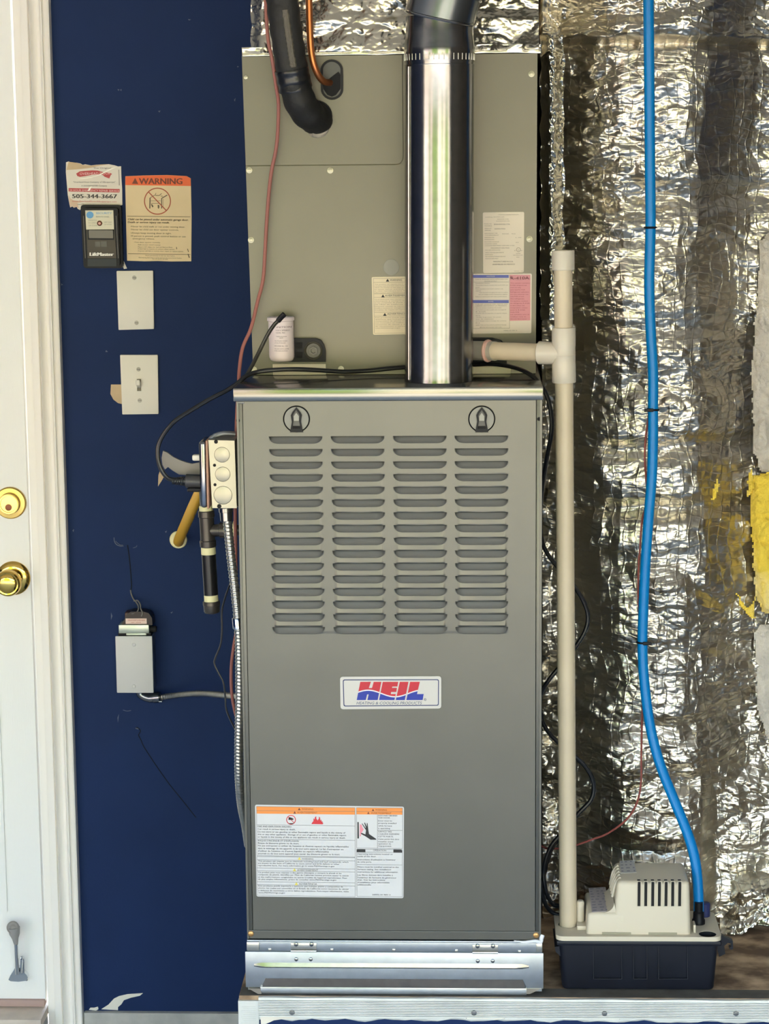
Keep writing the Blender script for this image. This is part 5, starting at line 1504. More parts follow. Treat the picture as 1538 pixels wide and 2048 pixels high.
# plate() works in xz facing -y: lay it flat
tmp.v = [(x, z, hz_ - y) for x, y, z in tmp.v]
lid = tmp.build('lid', M_CREAM, pump, smooth=30)
MB().lathe([(-0.0006, 0.01310), (-0.0066, 0.01305), (-0.0064, 0.001)], (hc1.x, hc1.y, hz_), (0, 0, 1), 24, cap0=False, cap1=False).build('sump_opening', M_DARK, lid)
# motor housing
Yf = 0.016
ztop = at(1300, 1762, Yf + 0.004).z
zlow = at(1210, 1826, Yf).z
mx0, mx1 = at(1227, 1800, Yf).x, at(1383, 1800, Yf).x
lx0 = at(1173, 1850, Yf).x
yb_ = 0.113
def housing():
    bm = bmesh.new()
    # main block, tapered towards the top
    bmesh.ops.create_cube(bm, size=1.0)
    for v in bm.verts:
        t_ = v.co.z > 0
        x = (mx1 - (0.003 if t_ else 0)) if v.co.x > 0 else mx0 + (0.006 if t_ else -0.002)
        y = (Yf + (0.002 if t_ else 0)) if v.co.y < 0 else yb_ - (0.002 if t_ else 0)
        v.co = Vector((x, y, ztop if t_ else hz_))
    bmesh.ops.bevel(bm, geom=[e for e in bm.edges if not (e.verts[0].co.z < hz_ + .001 and e.verts[1].co.z < hz_ + .001)], offset=0.007, segments=4, profile=0.5, affect='EDGES')
    return bm
# tall block, then the low deck; dark boxes for the slots come after
hs = MB().bm(housing())
bm = bmesh.new()
bmesh.ops.create_cube(bm, size=1.0)
for v in bm.verts:
    t_ = v.co.z > 0
    x = mx0 + 0.02 if v.co.x > 0 else lx0 + (0.002 if t_ else 0)
    y = (Yf + 0.0005) if v.co.y < 0 else yb_
    v.co = Vector((x, y, zlow if t_ else hz_))
bmesh.ops.bevel(bm, geom=[e for e in bm.edges if not (e.verts[0].co.z < hz_ + .001 and e.verts[1].co.z < hz_ + .001)], offset=0.005, segments=3, profile=0.5, affect='EDGES')
hs.bm(bm)
# concave fillet where the low deck climbs to the tall block
n = 8; R = 0.016; vs = []; fs = []
for i in range(n + 1):
    a = math.pi / 2 * i / n
    x = mx0 + 0.0015 - R + R * math.sin(a); z = zlow - 0.0005 + R - R * math.cos(a)
    vs += [(x, Yf + 0.0035, z), (x, yb_ - 0.003, z)]
k = len(vs); vs += [(mx0 + 0.004, Yf + 0.0035, zlow - 0.001), (mx0 + 0.004, yb_ - 0.003, zlow - 0.001)]
fs = [(2 * i, 2 * i + 1, 2 * i + 3, 2 * i + 2) for i in range(n)] + [tuple([2 * i for i in range(n + 1)] + [k]), tuple([2 * i + 1 for i in range(n + 1)][::-1] + [k + 1])]
hs.add(vs, fs)
hous = hs.build('motor_housing', M_CREAM, pump, smooth=40)
# vent slots: near-black boxes set into the housing stand in for their shade
for u in (1278, 1291.5, 1305.4, 1318.7, 1332, 1345.3, 1359.3):
    a, b = at(u - 2.7, 1763, Yf), at(u + 2.7, 1812, Yf)
    MB().box(a.x, b.x, Yf - 0.0006, Yf + 0.010, b.z, a.z, 0.0).build('vent_slot', M_DARK, hous, smooth=0)
    MB().plate([(a.x - 0.0007, b.z - 0.0007), (b.x + 0.0007, b.z - 0.0007), (b.x + 0.0007, a.z + 0.0007), (a.x - 0.0007, a.z + 0.0007)], Yf - 0.0012, Yf + 0.002, [[(a.x, b.z), (b.x, b.z), (b.x, a.z), (a.x, a.z)]]).build('slot_rim', M_CREAM, hous, smooth=0)
# side ribs on the left shoulder of the tall block
for k in range(5):
    y = 0.035 + k * 0.014
    MB().tube([(mx0 - 0.0005, y, ztop - 0.030), (mx0 + 0.004, y, ztop - 0.010), (mx0 + 0.012, y, ztop + 0.0006)], 0.0022, 8, 4).build('side_rib', M_CREAM, hous)
# printed labels: on the top and on the low deck
def flat_label(nm, corners, z, m):
    q = [atz(u, v, z) for u, v in corners]
    o = MB().add([tuple(p) for p in q] + [(p.x, p.y, p.z - 0.0006) for p in q], [(0, 1, 2, 3), (7, 6, 5, 4), (0, 4, 5, 1), (1, 5, 6, 2), (2, 6, 7, 3), (3, 7, 4, 0)]).build(nm, m, hous, smooth=0)
    return q
q = flat_label('top_label', [(1239, 1722), (1267, 1720), (1273, 1745), (1241, 1746)], ztop + 0.0005, mat('grey_print_label', (186, 184, 180), 0.45))
def flat_lines(q, rows, m, nm):
    mb = MB()
    for i in range(rows):
        t0 = (i + 0.25) / rows; t1 = (i + 0.62) / rows
        seg = [0.06]
        while seg[-1] < 0.9: seg.append(seg[-1] + random.uniform(0.1, 0.26))
        for a, b in zip(seg[::2], seg[1::2]):
            b = min(b, 0.94)
            P_ = lambda s, t: (q[0] * (1 - s) + q[1] * s) * (1 - t) + (q[3] * (1 - s) + q[2] * s) * t + Vector((0, 0, 0.0002))
            mb.add([tuple(P_(a, t0)), tuple(P_(b, t0)), tuple(P_(b, t1)), tuple(P_(a, t1))], [(0, 1, 2, 3)])
    done(mb, nm, m, hous)
flat_lines(q, 4, mat('violet_grey_ink', (140, 138, 146), 0.6), 'top_print')
q = flat_label('side_label', [(1177, 1776), (1211, 1774), (1221, 1822), (1184, 1824)], zlow + 0.0005, mat('mauve_label', (176, 168, 168), 0.5))
flat_lines(q, 9, mat('violet_grey_ink', (140, 138, 146), 0.6), 'side_print')
p = at(1161, 1852, 0.05)
MB().lathe([(0, 0.0062), (0.036, 0.0060), (0.038, 0.0045)], (p.x, 0.06, hz_), (0, 0, 1), 18).build('float_post', M_CREAM, pump)
MB().box(at(1154, 1850, .04).x, at(1174, 1850, .04).x, 0.035, 0.06, hz_ - 0.001, hz_ + 0.006, 0.001).build('clip', M_CREAM, pump)
MB().box(at(1386, 1862, .03).x, at(1391, 1862, .03).x, 0.025, 0.045, hz_ - 0.001, hz_ + 0.012, 0.001).build('clip', M_CREAM, pump)
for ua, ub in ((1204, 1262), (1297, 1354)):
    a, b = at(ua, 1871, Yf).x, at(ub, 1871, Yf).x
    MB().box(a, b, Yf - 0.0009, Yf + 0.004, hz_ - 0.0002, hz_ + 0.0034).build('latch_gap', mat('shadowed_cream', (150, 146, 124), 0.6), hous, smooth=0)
fy = 0.066
f0 = atz(1397, 1846, hz_)
f0 = Vector((at(1397, 1846, fy).x, fy, hz_))
MB().lathe([(0, 0.0100), (0.006, 0.0100), (0.008, 0.0086), (0.018, 0.0084), (0.020, 0.0064), (0.034, 0.0062)], f0, (0, 0, 1), 22).build('outlet_fitting', M_BLACK, pump)
MB().lathe([(0, 0.0085), (0.020, 0.0085), (0.022, 0.006)], (at(1409, 1826, 0.10).x, 0.10, hz_), (0, 0, 1), 18).build('cord_gland', M_NAVY, pump)

# ================================================================== BLUE TUBE AND ITS WIRE
bt = thing('discharge_tube', 'bright blue vinyl tube running up the foil from the pump', 'tube', at(1301, 653, 0.17))
bl_pts = [(1296, -620), (1298, -300), (1297, -60), (1297, 0), (1299, 200), (1300, 330), (1301, 455), (1298.5, 560), (1301, 653), (1306, 746), (1306, 818), (1306, 871), (1304, 948), (1298, 1026), (1291.5, 1119), (1287, 1213), (1285, 1282), (1287, 1344), (1294.6, 1415), (1305.5, 1477), (1324, 1539.5), (1349, 1602), (1374, 1664), (1388, 1710), (1394.5, 1754), (1397, 1799), (1397.5, 1833)]
def btY(v): return float(np.interp(v, [-60, 400, 1300, 1500, 1700, 1835], [0.165, 0.17, 0.17, 0.155, 0.10, fy]))
MB().tube([at(u, v, btY(v)) for u, v in bl_pts], 0.0079, 20, 8).build('tube', M_BTUBE, bt)
for u, v, sl, tail in ((1300.5, 455, 0.0, 0), (1306, 819, 0.05, -18), (1285, 1284.5, 0.04, 18)):
    c_ = at(u, v, btY(v))
    A = ring(c_, Vector((sl, 0, 1)), 0.0086, 24)
    mb = MB().tube(A + [A[0]], 0.0016, 8, 0, cap=False)
    if tail:
        e = at(u + tail, v + 0.5, btY(v) - 0.006)
        mb.box(min(c_.x, e.x), max(c_.x, e.x), btY(v) - 0.0115, btY(v) - 0.0075, c_.z - 0.0025, c_.z + 0.0025, 0.0008)
    mb.build('cable_tie', M_BLACK, bt)
tag(MB().tube([at(u, v, y) for u, v, y in ((1300, 800, .182), (1296, 840, .182), (1291.5, 875, .178), (1289.5, 915, .176), (1292, 955, .18), (1294, 1000, .186), (1284, 1042, .178), (1279.5, 1104, .176), (1277.5, 1125, .176), (1276.5, 1198, .176), (1280, 1250, .182), (1282, 1300, .186), (1286, 1370, .186), (1284.5, 1425, .178),
               (1282.5, 1508, .176), (1282, 1564, .17), (1274, 1605, .16), (1253, 1639, .15), (1215, 1667, .14), (1184, 1679, .135), (1153, 1690, .13), (1125, 1696, .13), (1095, 1697, .14), (1080, 1690, .15))], 0.0016, 8, 6).build('thermostat_wire', mat('red_brown_wire', (136, 66, 58), 0.5)),
    'thin reddish wire following the blue tube and curving left above the pump', 'wire')

# ================================================================== LEFT SIDE OF THE FURNACE: OUTLET BOX, CONDUIT, GAS PIPE
ob = thing('outlet_box', 'metal electrical box with round knockouts fixed to the left side of the furnace', 'electrical box', at(445, 1016, 0.05))
Yo = 0.028
fx = pxquad([(424.6, 1016), (473.5, 1016.4), (469, 881.5), (416.5, 880)], Yo)
kn = []
for u, v, r in ((444, 909.5, 15.8), (445.5, 948.5, 15.3), (446, 990.5, 18.8)):
    c_ = at(u, v, Yo); kn.append((c_, r * SC(Yo)))
MB().plate(fx, Yo, Yo + 0.050, [circ(c_.x, c_.z, r, 26) for c_, r in kn]).build('box_body', M_KNOCK, ob, smooth=30)
for c_, r in kn:
    MB().lathe([(-0.001, r * 0.985), (0.0012, r * 0.965), (0.0015, r * 0.90)], (c_.x, Yo + 0.0012, c_.z), (0, -1, 0), 30).build('knockout', M_KNOCK, ob)
for u, v in ((429, 930.5), (430, 969.5)):
    MB().lathe([(0, 0.0024), (0.0003, 0.0022), (0.0002, 0.0005)], at(u, v, Yo), (0, -1, 0), 12).build('screw_hole', M_DARK, ob)
for u, v, r in ((432, 883.5, 4.0), (438.5, 1012.5, 4.5)):
    MB().lathe([(0, r * SC(Yo)), (0.0004, r * SC(Yo) * .9), (0.0003, 0.0005)], at(u, v, Yo), (0, -1, 0), 14).build('edge_notch', M_DARK, ob)
# cover plate on its left face, curved metal, with a rocker and the twin outlet
mb = MB()
zc1, zc0 = at(410, 878, .05).z, at(410, 1011, .05).z
x0, x1 = at(402.5, 940, .05).x, at(418, 940, .05).x
mb.box(x0, x1, Yo - 0.003, Yo + 0.054, zc0, zc1, 0.005, 3)
mb.build('cover_plate', M_GALV, ob)
MB().box(x1 - 0.001, x1 + 0.002, Yo - 0.004, Yo + 0.056, zc0 - 0.001, zc1 + 0.001, 0.001).build('cover_gasket', mat('copper_tone_gasket', (176, 132, 108), 0.5), ob)
MB().box(at(385, 915, .05).x, x0 + 0.001, Yo + 0.016, Yo + 0.028, at(390, 921, .05).z, at(390, 909, .05).z, 0.0025).build('switch_toggle', mat('white_toggle', (226, 220, 204), 0.35), ob)
MB().tube(L((420, 880, 0.05), (430, 872, 0.055), (448, 867, 0.06), (470, 868, 0.065)), 0.004, 10, 6).build('cable_clamp', M_GALV2, ob)
# grey flat strap behind the cord
Ys = 0.075
mb = MB().plate(pxquad([(404, 950), (380, 951), (358, 949), (345, 941), (336, 934), (330, 939), (325, 930), (323, 916), (326, 902), (334, 905), (346, 914), (358, 920), (372, 925), (384, 928), (404, 924)], Ys), Ys, Ys + 0.006)
tag(mb.build('plug_strap', M_GREYPL, smooth=0), 'flat grey plastic strap sticking out left from the electrical box, behind the black cord', 'strap')
bpy.data.objects['plug_strap'].name = 'grey_strap'

# flexible steel conduit
def flex_rf(r, pitch):
    return lambda s, a: r * (1 + 0.085 * math.sin(2 * math.pi * s / pitch + a))
def resample(P, step):
    out = [P[0]]; acc = 0
    for a, b in zip(P[:-1], P[1:]):
        d = (b - a).length; t = step - acc
        while t <= d:
            out.append(a + (b - a) * (t / d)); t += step
        acc = (acc + d) % step if d else acc
    return out
fc = thing('flexible_conduit', 'ribbed steel flexible conduit running down from the knockout box along the furnace side', 'conduit', at(452, 1040, 0.05))
P = resample(cat_rom(L((453, 1030, 0.053), (455.5, 1050, 0.05), (459, 1085, 0.045), (464, 1130, 0.04), (470, 1180, 0.035), (476, 1240, 0.03), (479, 1300, 0.03), (479.5, 1390, 0.032), (478.5, 1450, 0.035), (477.5, 1505, 0.04), (478.5, 1560, 0.05), (483, 1610, 0.08), (491, 1650, 0.13), (497, 1690, 0.19)), 10), 0.0013)
MB().tube(P, 0.0066, 14, 0, rf=flex_rf(0.0066, 0.0056)).build('conduit', M_ZINC, fc, smooth=60)
c0, c1 = at(451.5, 1016, 0.053), at(453, 1043, 0.052)
MB().lathe([(0, 0.0105), (0.006, 0.0105), (0.0065, 0.0094), (0.019, 0.0092), (0.020, 0.0075)], c0, c1 - c0, 24).build('connector', M_GALV, fc)
c0, c1 = at(475, 1235, 0.03), at(477, 1258, 0.03)
MB().lathe([(0, 0.0078), (0.001, 0.0084), (0.016, 0.0084), (0.017, 0.0076)], c0, c1 - c0, 22).build('coupling', M_CHROME, fc)

# gas drip leg
Yg_ = 0.20
gs = thing('gas_drip_leg', 'iron gas tee with cream tape bands and capped drip leg left of furnace', 'gas pipe', at(414, 1060, Yg_))
def gp(u, v): return at(u, v, Yg_)
s = SC(Yg_)
axd = (gp(411.5, 1000) - gp(417.5, 1120)).normalized()
def seg_l(va, vb, prof, nm, m, sg=26):
    def ux(v): return 411.0 + (v - 1000) * (423.5 - 411.0) / 215
    a, b = gp(ux(va), va), gp(ux(vb), vb)
    Ld = (b - a).length
    return MB().lathe([(t * Ld, r * s) for t, r in prof], a, b - a, sg).build(nm, m, gs)
seg_l(962, 1015, [(0, 12), (1, 12)], 'supply_nipple', M_IRONP)
seg_l(1011, 1023, [(0, 13), (0.1, 13.6), (0.9, 14), (1, 13.4)], 'thread_tape', M_SEAL)
seg_l(1021, 1094, [(0, 15), (0.02, 16.4), (0.17, 16.8), (0.19, 15), (0.5, 14.6), (0.81, 15), (0.83, 16.8), (0.98, 16.4), (1, 15)], 'tee', M_IRON)
seg_l(1094, 1109, [(0, 14), (0.1, 14.8), (0.9, 15), (1, 14)], 'thread_tape', M_SEAL)
seg_l(1106, 1192, [(0, 14.4), (1, 14.4)], 'nipple', M_IRONP)
seg_l(1188, 1203, [(0, 14), (0.1, 14.4), (0.9, 14.6), (1, 14)], 'thread_tape', M_SEAL)
seg_l(1202, 1227, [(0, 16), (0.04, 17.4), (0.3, 17.6), (0.34, 16.8), (0.8, 16.4), (0.92, 14.5), (1, 9)], 'end_cap', M_IRON)
b0, b1 = gp(416, 1061), gp(462, 1060)
Ld = (b1 - b0).length
MB().lathe([(0, 13 * s), (0.35 * Ld, 12.5 * s), (0.5 * Ld, 12.8 * s), (0.52 * Ld, 15.5 * s), (0.8 * Ld, 15.8 * s), (0.82 * Ld, 14 * s)], b0, b1 - b0, 24).build('tee_branch', M_IRON, gs)
MB().tube([b0 + (b1 - b0) * 0.8, Vector((FXL + 0.001, Yg_, b1.z))], 10.5 * s, 18, 0).build('side_nipple', M_IRONP, gs)
MB().lathe([(0, 10 * s), (0.001, 16 * s), (0.004, 16.5 * s), (0.005, 11 * s)], gp(465.5, 1058), (1, 0, 0), 22).build('thread_tape', M_SEAL, gs)

# yellow gas hose out of the wall
gh = thing('gas_hose', 'yellow flexible gas tube coming out of the blue wall towards the iron tee', 'gas hose', at(357, 1080, WALL_Y))
MB().tube(L((357, 1084, WALL_Y + 0.02), (357.5, 1081, 0.94), (362, 1070, 0.80), (374, 1042, 0.60), (386, 1014, 0.44), (397, 990, 0.34), (405, 972, 0.27), (411, 950, Yg_)), 0.0090, 18, 8, rf=lambda s_, a: 0.0086 + 0.0016 * max(0, 1 - s_ / 0.9)).build('hose', M_YGAS, gh)
ringc = at(357, 1079, WALL_Y)
MB().lathe([(0, 0.0165), (0.002, 0.0172), (0.004, 0.0160), (0.005, 0.0120)], ringc, (0, -1, 0), 26).build('caulk_ring', M_SEAL, gh)

# ================================================================== WALL BOX AND TRANSFORMER
Yw = WALL_Y - 0.045
jb = thing('junction_box', 'pale grey blank-covered electrical box low on the blue wall, under the small transformer', 'electrical box', at(269, 1330, WALL_Y))
q = [at(233, 1272, Yw), at(304.5, 1273, Yw), at(305, 1386, Yw), at(234, 1385.5, Yw)]
MB().box(q[3].x + 0.002, q[1].x - 0.0015, Yw + 0.001, WALL_Y, q[3].z + 0.002, q[0].z - 0.002, 0.001).build('box_body', M_GALV2, jb)
MB().box(q[3].x, q[1].x, Yw - 0.002, Yw + 0.002, q[3].z, q[0].z, 0.0014).build('cover_plate', M_GREYCOVER, jb)
for v in (1289.5, 1372.5):
    MB().lathe([(0, 0.0037), (0.0008, 0.0036), (0.0014, 0.0026), (0.0015, 0.0008)], at(268, v, Yw - 0.002), (0, -1, 0), 16).build('screw', M_GREYCOVER, jb)
fc2 = thing('flexible_conduit', 'short ribbed steel conduit from the pale wall box across to the furnace', 'conduit', at(300, 1395, 0.96))
MB().tube(L((280, 1380, 0.972), (282, 1388, 0.972), (291, 1394, 0.970), (302, 1397, 0.968)), 0.0085, 18, 6).build('elbow_connector', M_GALV, fc2)
c0, c1 = at(300, 1396.5, 0.968), at(325, 1394, 0.962)
MB().lathe([(0, 0.0090), (0.008, 0.0090), (0.009, 0.0105), (0.022, 0.0105), (0.0225, 0.008)], c0, c1 - c0, 22).build('connector', M_GALV, fc2)
MB().box(at(318, 1402, .95).x, at(325, 1402, .95).x, 0.945, 0.955, at(320, 1404, .95).z, at(320, 1401, .95).z, 0.001).build('clamp_screw', M_GALV, fc2)
P = resample(cat_rom(L((322, 1394.5, 0.963), (340, 1392, 0.95), (365, 1389, 0.92), (400, 1387, 0.85), (440, 1389.5, 0.70), (478, 1393, 0.50), (500, 1395, 0.40)), 14), 0.0014)
MB().tube(P, 0.0055, 12, 0, rf=flex_rf(0.0055, 0.0062)).build('conduit', M_ZINC, fc2, smooth=60)

tr = thing('doorbell_transformer', 'small brown transformer with a pale core mounted on top of the grey wall box', 'transformer', at(269, 1268, 0.96))
Yt = 0.950
def bx(ua, ub, va, vb, y0, y1, nm, m, bev=0.001, par=None):
    a, b = at(ua, va, y0), at(ub, vb, y0)
    return MB().box(a.x, b.x, y0, y1, b.z, a.z, bev).build(nm, m, par or tr)
bx(237, 298, 1250, 1266.5, Yt, 0.99, 'core', M_CORE)
bx(249, 297, 1225, 1252, Yt + 0.006, 0.985, 'winding', M_TAN2, 0.003)
MB().plate(pxquad([(243, 1250), (305, 1250), (304, 1236), (297, 1226), (286, 1223.5), (262, 1223.5), (254, 1228)], Yt + 0.004), Yt + 0.004, 0.985).build('bracket', mat('dark_bracket', (52, 42, 36), 0.35, metal=0.4), tr, smooth=0)
bx(236, 302, 1265, 1273.5, Yt + 0.008, 0.985, 'base', M_BLACK)
bx(252, 293, 1266.5, 1271.5, Yt + 0.003, 0.985, 'lower_core', M_CORE, 0.0015)
p = at(304, 1258, 0.97)
MB().lathe([(0, 6.5 * SC(.97)), (0.012, 6.5 * SC(.97))], at(300, 1258, 0.965), (1, 0, 0.0), 18).build('coil_end', M_DARK, tr)
lb = bx(251, 293.5, 1237, 1247.8, Yt + 0.003, Yt + 0.006, 'label', mat('pink_label', (236, 206, 188), 0.5), 0.0)
mr = MB()
letters(mr, Yt + 0.0026, 255, 290, 1241.8, 2.6, 'TRANSFORMER'); letters(mr, Yt + 0.0026, 262, 282, 1246.2, 2.6, '16V 10VA')
done(mr, 'label_lettering', M_REDB, lb)
for pts in (((261, 1180, .994), (262.5, 1188, .992), (267, 1198, .985), (272, 1204, .975), (276.5, 1212, .965), (275.5, 1222, .957), (266, 1227, .955), (258, 1227, .956)),
            ((268, 1202, .985), (275, 1201, .975), (280.5, 1209, .965), (281.5, 1217, .958), (285, 1226, .953), (283, 1233, .952))):
    MB().tube(L(*pts), 0.0013, 8, 6).build('lead_wire', mat('grey_wire', (120, 116, 108), 0.5), tr)

# ================================================================== WALL PLATES
def wallplate(nm, label, quad, screws, cat='wall plate'):
    q = [at(u, v, WALL_Y - 0.006) for u, v in quad]
    c = (q[0] + q[2]) / 2
    t = thing(nm, label, cat, (c.x, WALL_Y, c.z))
    bm = bmesh.new()
    f = [bm.verts.new((p.x, WALL_Y - 0.006, p.z)) for p in q]
    b = [bm.verts.new((p.x, WALL_Y - 0.0002, p.z)) for p in q]
    k = 0.006
    ins = []
    cx_, cz_ = c.x, c.z
    for p in q:
        ins.append(bm.verts.new((p.x + (k if p.x < cx_ else -k), WALL_Y - 0.0075, p.z + (k if p.z < cz_ else -k))))
    bm.faces.new(ins)
    for i in range(4):
        j = (i + 1) % 4
        bm.faces.new((f[i], f[j], ins[j], ins[i])); bm.faces.new((b[i], b[j], f[j], f[i]))
    bmesh.ops.bevel(bm, geom=[e for e in bm.edges], offset=0.0007, segments=2, affect='EDGES')
    MB().bm(bm).build('plate', M_IVORY, t, smooth=30)
    for u, v in screws:
        s_ = MB().lathe([(0, 0.0040), (0.0006, 0.0038), (0.0011, 0.0028), (0.0012, 0.0006)], at(u, v, WALL_Y - 0.0075), (0, -1, 0), 18).build('screw', M_IVSCREW, t)
        p = at(u, v, WALL_Y - 0.0088)
        MB().box(p.x - 0.0030, p.x + 0.0030, WALL_Y - 0.0090, WALL_Y - 0.0086, p.z - 0.0004, p.z + 0.0004).build('screw_slot', M_GREYDK, s_, smooth=0)
    return t
wallplate('blank_plate', 'plain ivory blank cover plate on the blue wall above the light switch', [(233, 542), (306, 541.5), (308, 658), (237, 660)], [(268.5, 555.5), (273, 645.5)])
sw = wallplate('light_switch', 'ivory toggle light switch plate on the blue wall', [(240, 710), (315.5, 710), (317, 828), (244.5, 829)], [(277, 738.5), (279.5, 801)], 'light switch')
a, b = at(272.3, 756.8, WALL_Y - .0078), at(283.8, 783.2, WALL_Y - .0078)
MB().plate([(a.x, b.z), (b.x, b.z), (b.x, a.z), (a.x, a.z)], WALL_Y - 0.0084, WALL_Y - 0.006, [[(a.x + .0012, b.z + .0012), (b.x - .0012, b.z + .0012), (b.x - .0012, a.z - .0012), (a.x + .0012, a.z - .0012)]]).build('toggle_frame', M_IVORY, sw, smooth=0)
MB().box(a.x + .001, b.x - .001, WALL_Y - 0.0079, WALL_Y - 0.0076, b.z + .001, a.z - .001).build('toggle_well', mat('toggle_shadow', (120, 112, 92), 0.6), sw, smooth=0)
tz = at(278, 771, WALL_Y - .012).z
mb = MB().box(-0.0040, 0.0040, -0.015, 0.0, -0.0055, 0.0055, 0.0016)
mb.v = [(x + (a.x + b.x) / 2, WALL_Y - 0.0076 + y, tz + z - y * 0.45) for x, y, z in mb.v]
mb.build('toggle', M_IVORY, sw)

# ================================================================== GARAGE DOOR CONTROL
Yk = WALL_Y - 0.026
def K4(x, y): return (120 + x / 8.714, 310 + y / 8.714)
gc = thing('garage_door_control', 'black wall-mounted garage door push-button control below the torn sticker', 'control', at(205, 473, WALL_Y))
mb = MB().plate(quad_rr([K4(358, 868), K4(1064, 872), K4(1098, 1972), K4(412, 1972)], WALL_Y - 0.012, 7), WALL_Y - 0.012, WALL_Y - 0.0004)
mb.build('base', M_BLACK, gc, smooth=30)
qa = [K4(405, 925), K4(1010, 925), K4(1045, 1925), K4(440, 1925)]
mb = MB().plate(quad_rr(qa, Yk + 0.004, 5), Yk + 0.002, WALL_Y - 0.011)
mb.build('housing', M_BLACK, gc, smooth=30)
MB().plate(pxquad([K4(480, 1800), K4(985, 1800), K4(955, 1300), K4(462, 1300)], Yk), Yk, Yk + 0.004).build('face_plate', mat('bronze_grey_plastic', (84, 78, 67), 0.5, spec=0.25), gc, smooth=0)
MB().plate(pxquad([K4(480, 1940), K4(985, 1940), K4(985, 1808), K4(480, 1808)], Yk), Yk + 0.0004, Yk + 0.004).build('foot_strip', mat('slate_plastic', (58, 62, 62), 0.5, spec=0.25), gc, smooth=0)
for x0_, x1_, xx0, xx1 in ((404, 412, 436, 444), (972, 980, 1010, 1018)):
    MB().plate(pxquad([K4(xx0, 1800), K4(xx1, 1800), K4(x1_, 1060), K4(x0_, 1060)], Yk), Yk + 0.0002, Yk + 0.004).build('side_ridge', M_GREYPL, gc, smooth=0)
bz = MB().plate(pxquad([K4(488, 1475), K4(942, 1478), K4(942, 1305), K4(480, 1305)], Yk), Yk - 0.0012, Yk + 0.002).build('button_surround', M_BLACK, gc, smooth=0)
MB().plate(quad_rr([K4(500, 1312), K4(924, 1312), K4(926, 1452), K4(506, 1448)], Yk - 0.003, 1.6), Yk - 0.0034, Yk).build('push_button', mat('button_grey', (112, 106, 92), 0.4), bz, smooth=0)
for xa_, xb_ in ((612, 708), (716, 820)):
    MB().plate(pxquad([K4(xa_, 1598), K4(xb_, 1600), K4(xb_ - 4, 1506), K4(xa_ - 4, 1504)], Yk), Yk - 0.0010, Yk + 0.001).build('small_button', mat('bronze_grey_plastic2', (84, 80, 70), 0.4), gc, smooth=0)
st = MB().plate(pxquad([K4(456, 1300), K4(942, 1296), K4(928, 962), K4(440, 966)], Yk - .0016), Yk - 0.0016, Yk + 0.002).build('sticker', mat('pale_sticker', (214, 204, 180), 0.3, coat=0.4), gc, smooth=0)
ms, mk = MB(), MB()
c_ = K4(522, 1045); fillpx(ms, Yk - 0.0020, [(c_[0] + 7.3 * math.cos(-k * math.pi / 9), c_[1] + 7.0 * math.sin(-k * math.pi / 9)) for k in range(18)])
letters(ms, Yk - 0.0020, *[K4(625, 0)[0], K4(905, 0)[0]], K4(0, 1032)[1], 4.2, 'SECURITY', 0.003)
letters(mk, Yk - 0.0020, K4(630, 0)[0], K4(860, 0)[0], K4(0, 1090)[1], 3.2, 'REMOTE PANEL')
for k, (x0_, x1_, s_) in enumerate(((500, 640, 'PRESS'), (490, 630, 'TO OPEN'), (500, 650, 'OR CLOSE'))): letters(mk, Yk - 0.0020, K4(x0_, 0)[0], K4(x1_, 0)[0], K4(0, 1150 + 45 * k)[1], 2.6, s_)
for k, s_ in enumerate(('KEEP CLEAR', 'OF DOOR')): letters(mk, Yk - 0.0020, K4(770, 0)[0], K4(900, 0)[0], K4(0, 1180 + 40 * k)[1], 2.2, s_)
done(ms, 'sticker_blue_print', mat('sky_ink', (96, 160, 206), 0.5), st); done(mk, 'sticker_lettering', mat('pale_grey_ink', (150, 148, 136), 0.6), st)
c_ = at(*K4(690, 1190), Yk - 0.0016)
MB().lathe([(0, 0.0050), (0.0015, 0.0048), (0.0022, 0.0034), (0.0012, 0.0028)], c_, (0, -1, 0), 20).build('indicator_ring', mat('rust_brown', (112, 66, 44), 0.4), gc)
MB().lathe([(0.0008, 0.0030), (0.0022, 0.0024), (0.0026, 0.0010)], c_, (0, -1, 0), 16).build('indicator_lens', mat('amber_pink_lens', (222, 168, 150), 0.25), gc)
mw = MB(); letters(mw, Yk - 0.0006, K4(522, 0)[0], K4(932, 0)[0], K4(0, 1757)[1], 6.8, 'LiftMaster', 0.004, 0.0, 0.0008); done(mw, 'maker_lettering', mat('white_ink', (240, 236, 224), 0.45), gc)

# ================================================================== WALL STICKERS
Yz = WALL_Y - 0.0012
Yp = Yz - 0.0005
def S4(x, y): return (120 + x / 8.714, 310 + y / 8.714)
pts = [(105, 128), (150, 112), (205, 140), (290, 134), (360, 150), (395, 172), (440, 162), (540, 182), (640, 170), (760, 164), (850, 160), (960, 182), (1010, 200), (1064, 196), (1072, 420), (1084, 600), (1086, 870), (1040, 885), (600, 885), (380, 885), (352, 960), (310, 940), (290, 905), (240, 920), (215, 895), (178, 915), (165, 860), (150, 780), (134, 690), (120, 520), (102, 300)]
stk = thing('service_sticker', 'torn white service sticker with a red ribbon and phone number on the blue wall', 'sticker', at(188, 370, WALL_Y))
MB().plate([xz(*S4(*p), Yz) for p in pts][::-1], Yz, WALL_Y - 0.0002).build('paper', mat('worn_sticker', (222, 212, 196), 0.35), stk, smooth=0)
MB().plate([xz(*S4(*p), Yz) for p in [(112, 262), (150, 118), (290, 136), (395, 172), (540, 184), (760, 166), (850, 164), (700, 186), (480, 232), (300, 250)]][::-1], Yz - 0.0004, Yz).build('torn_layer', M_TAN, stk, smooth=0)
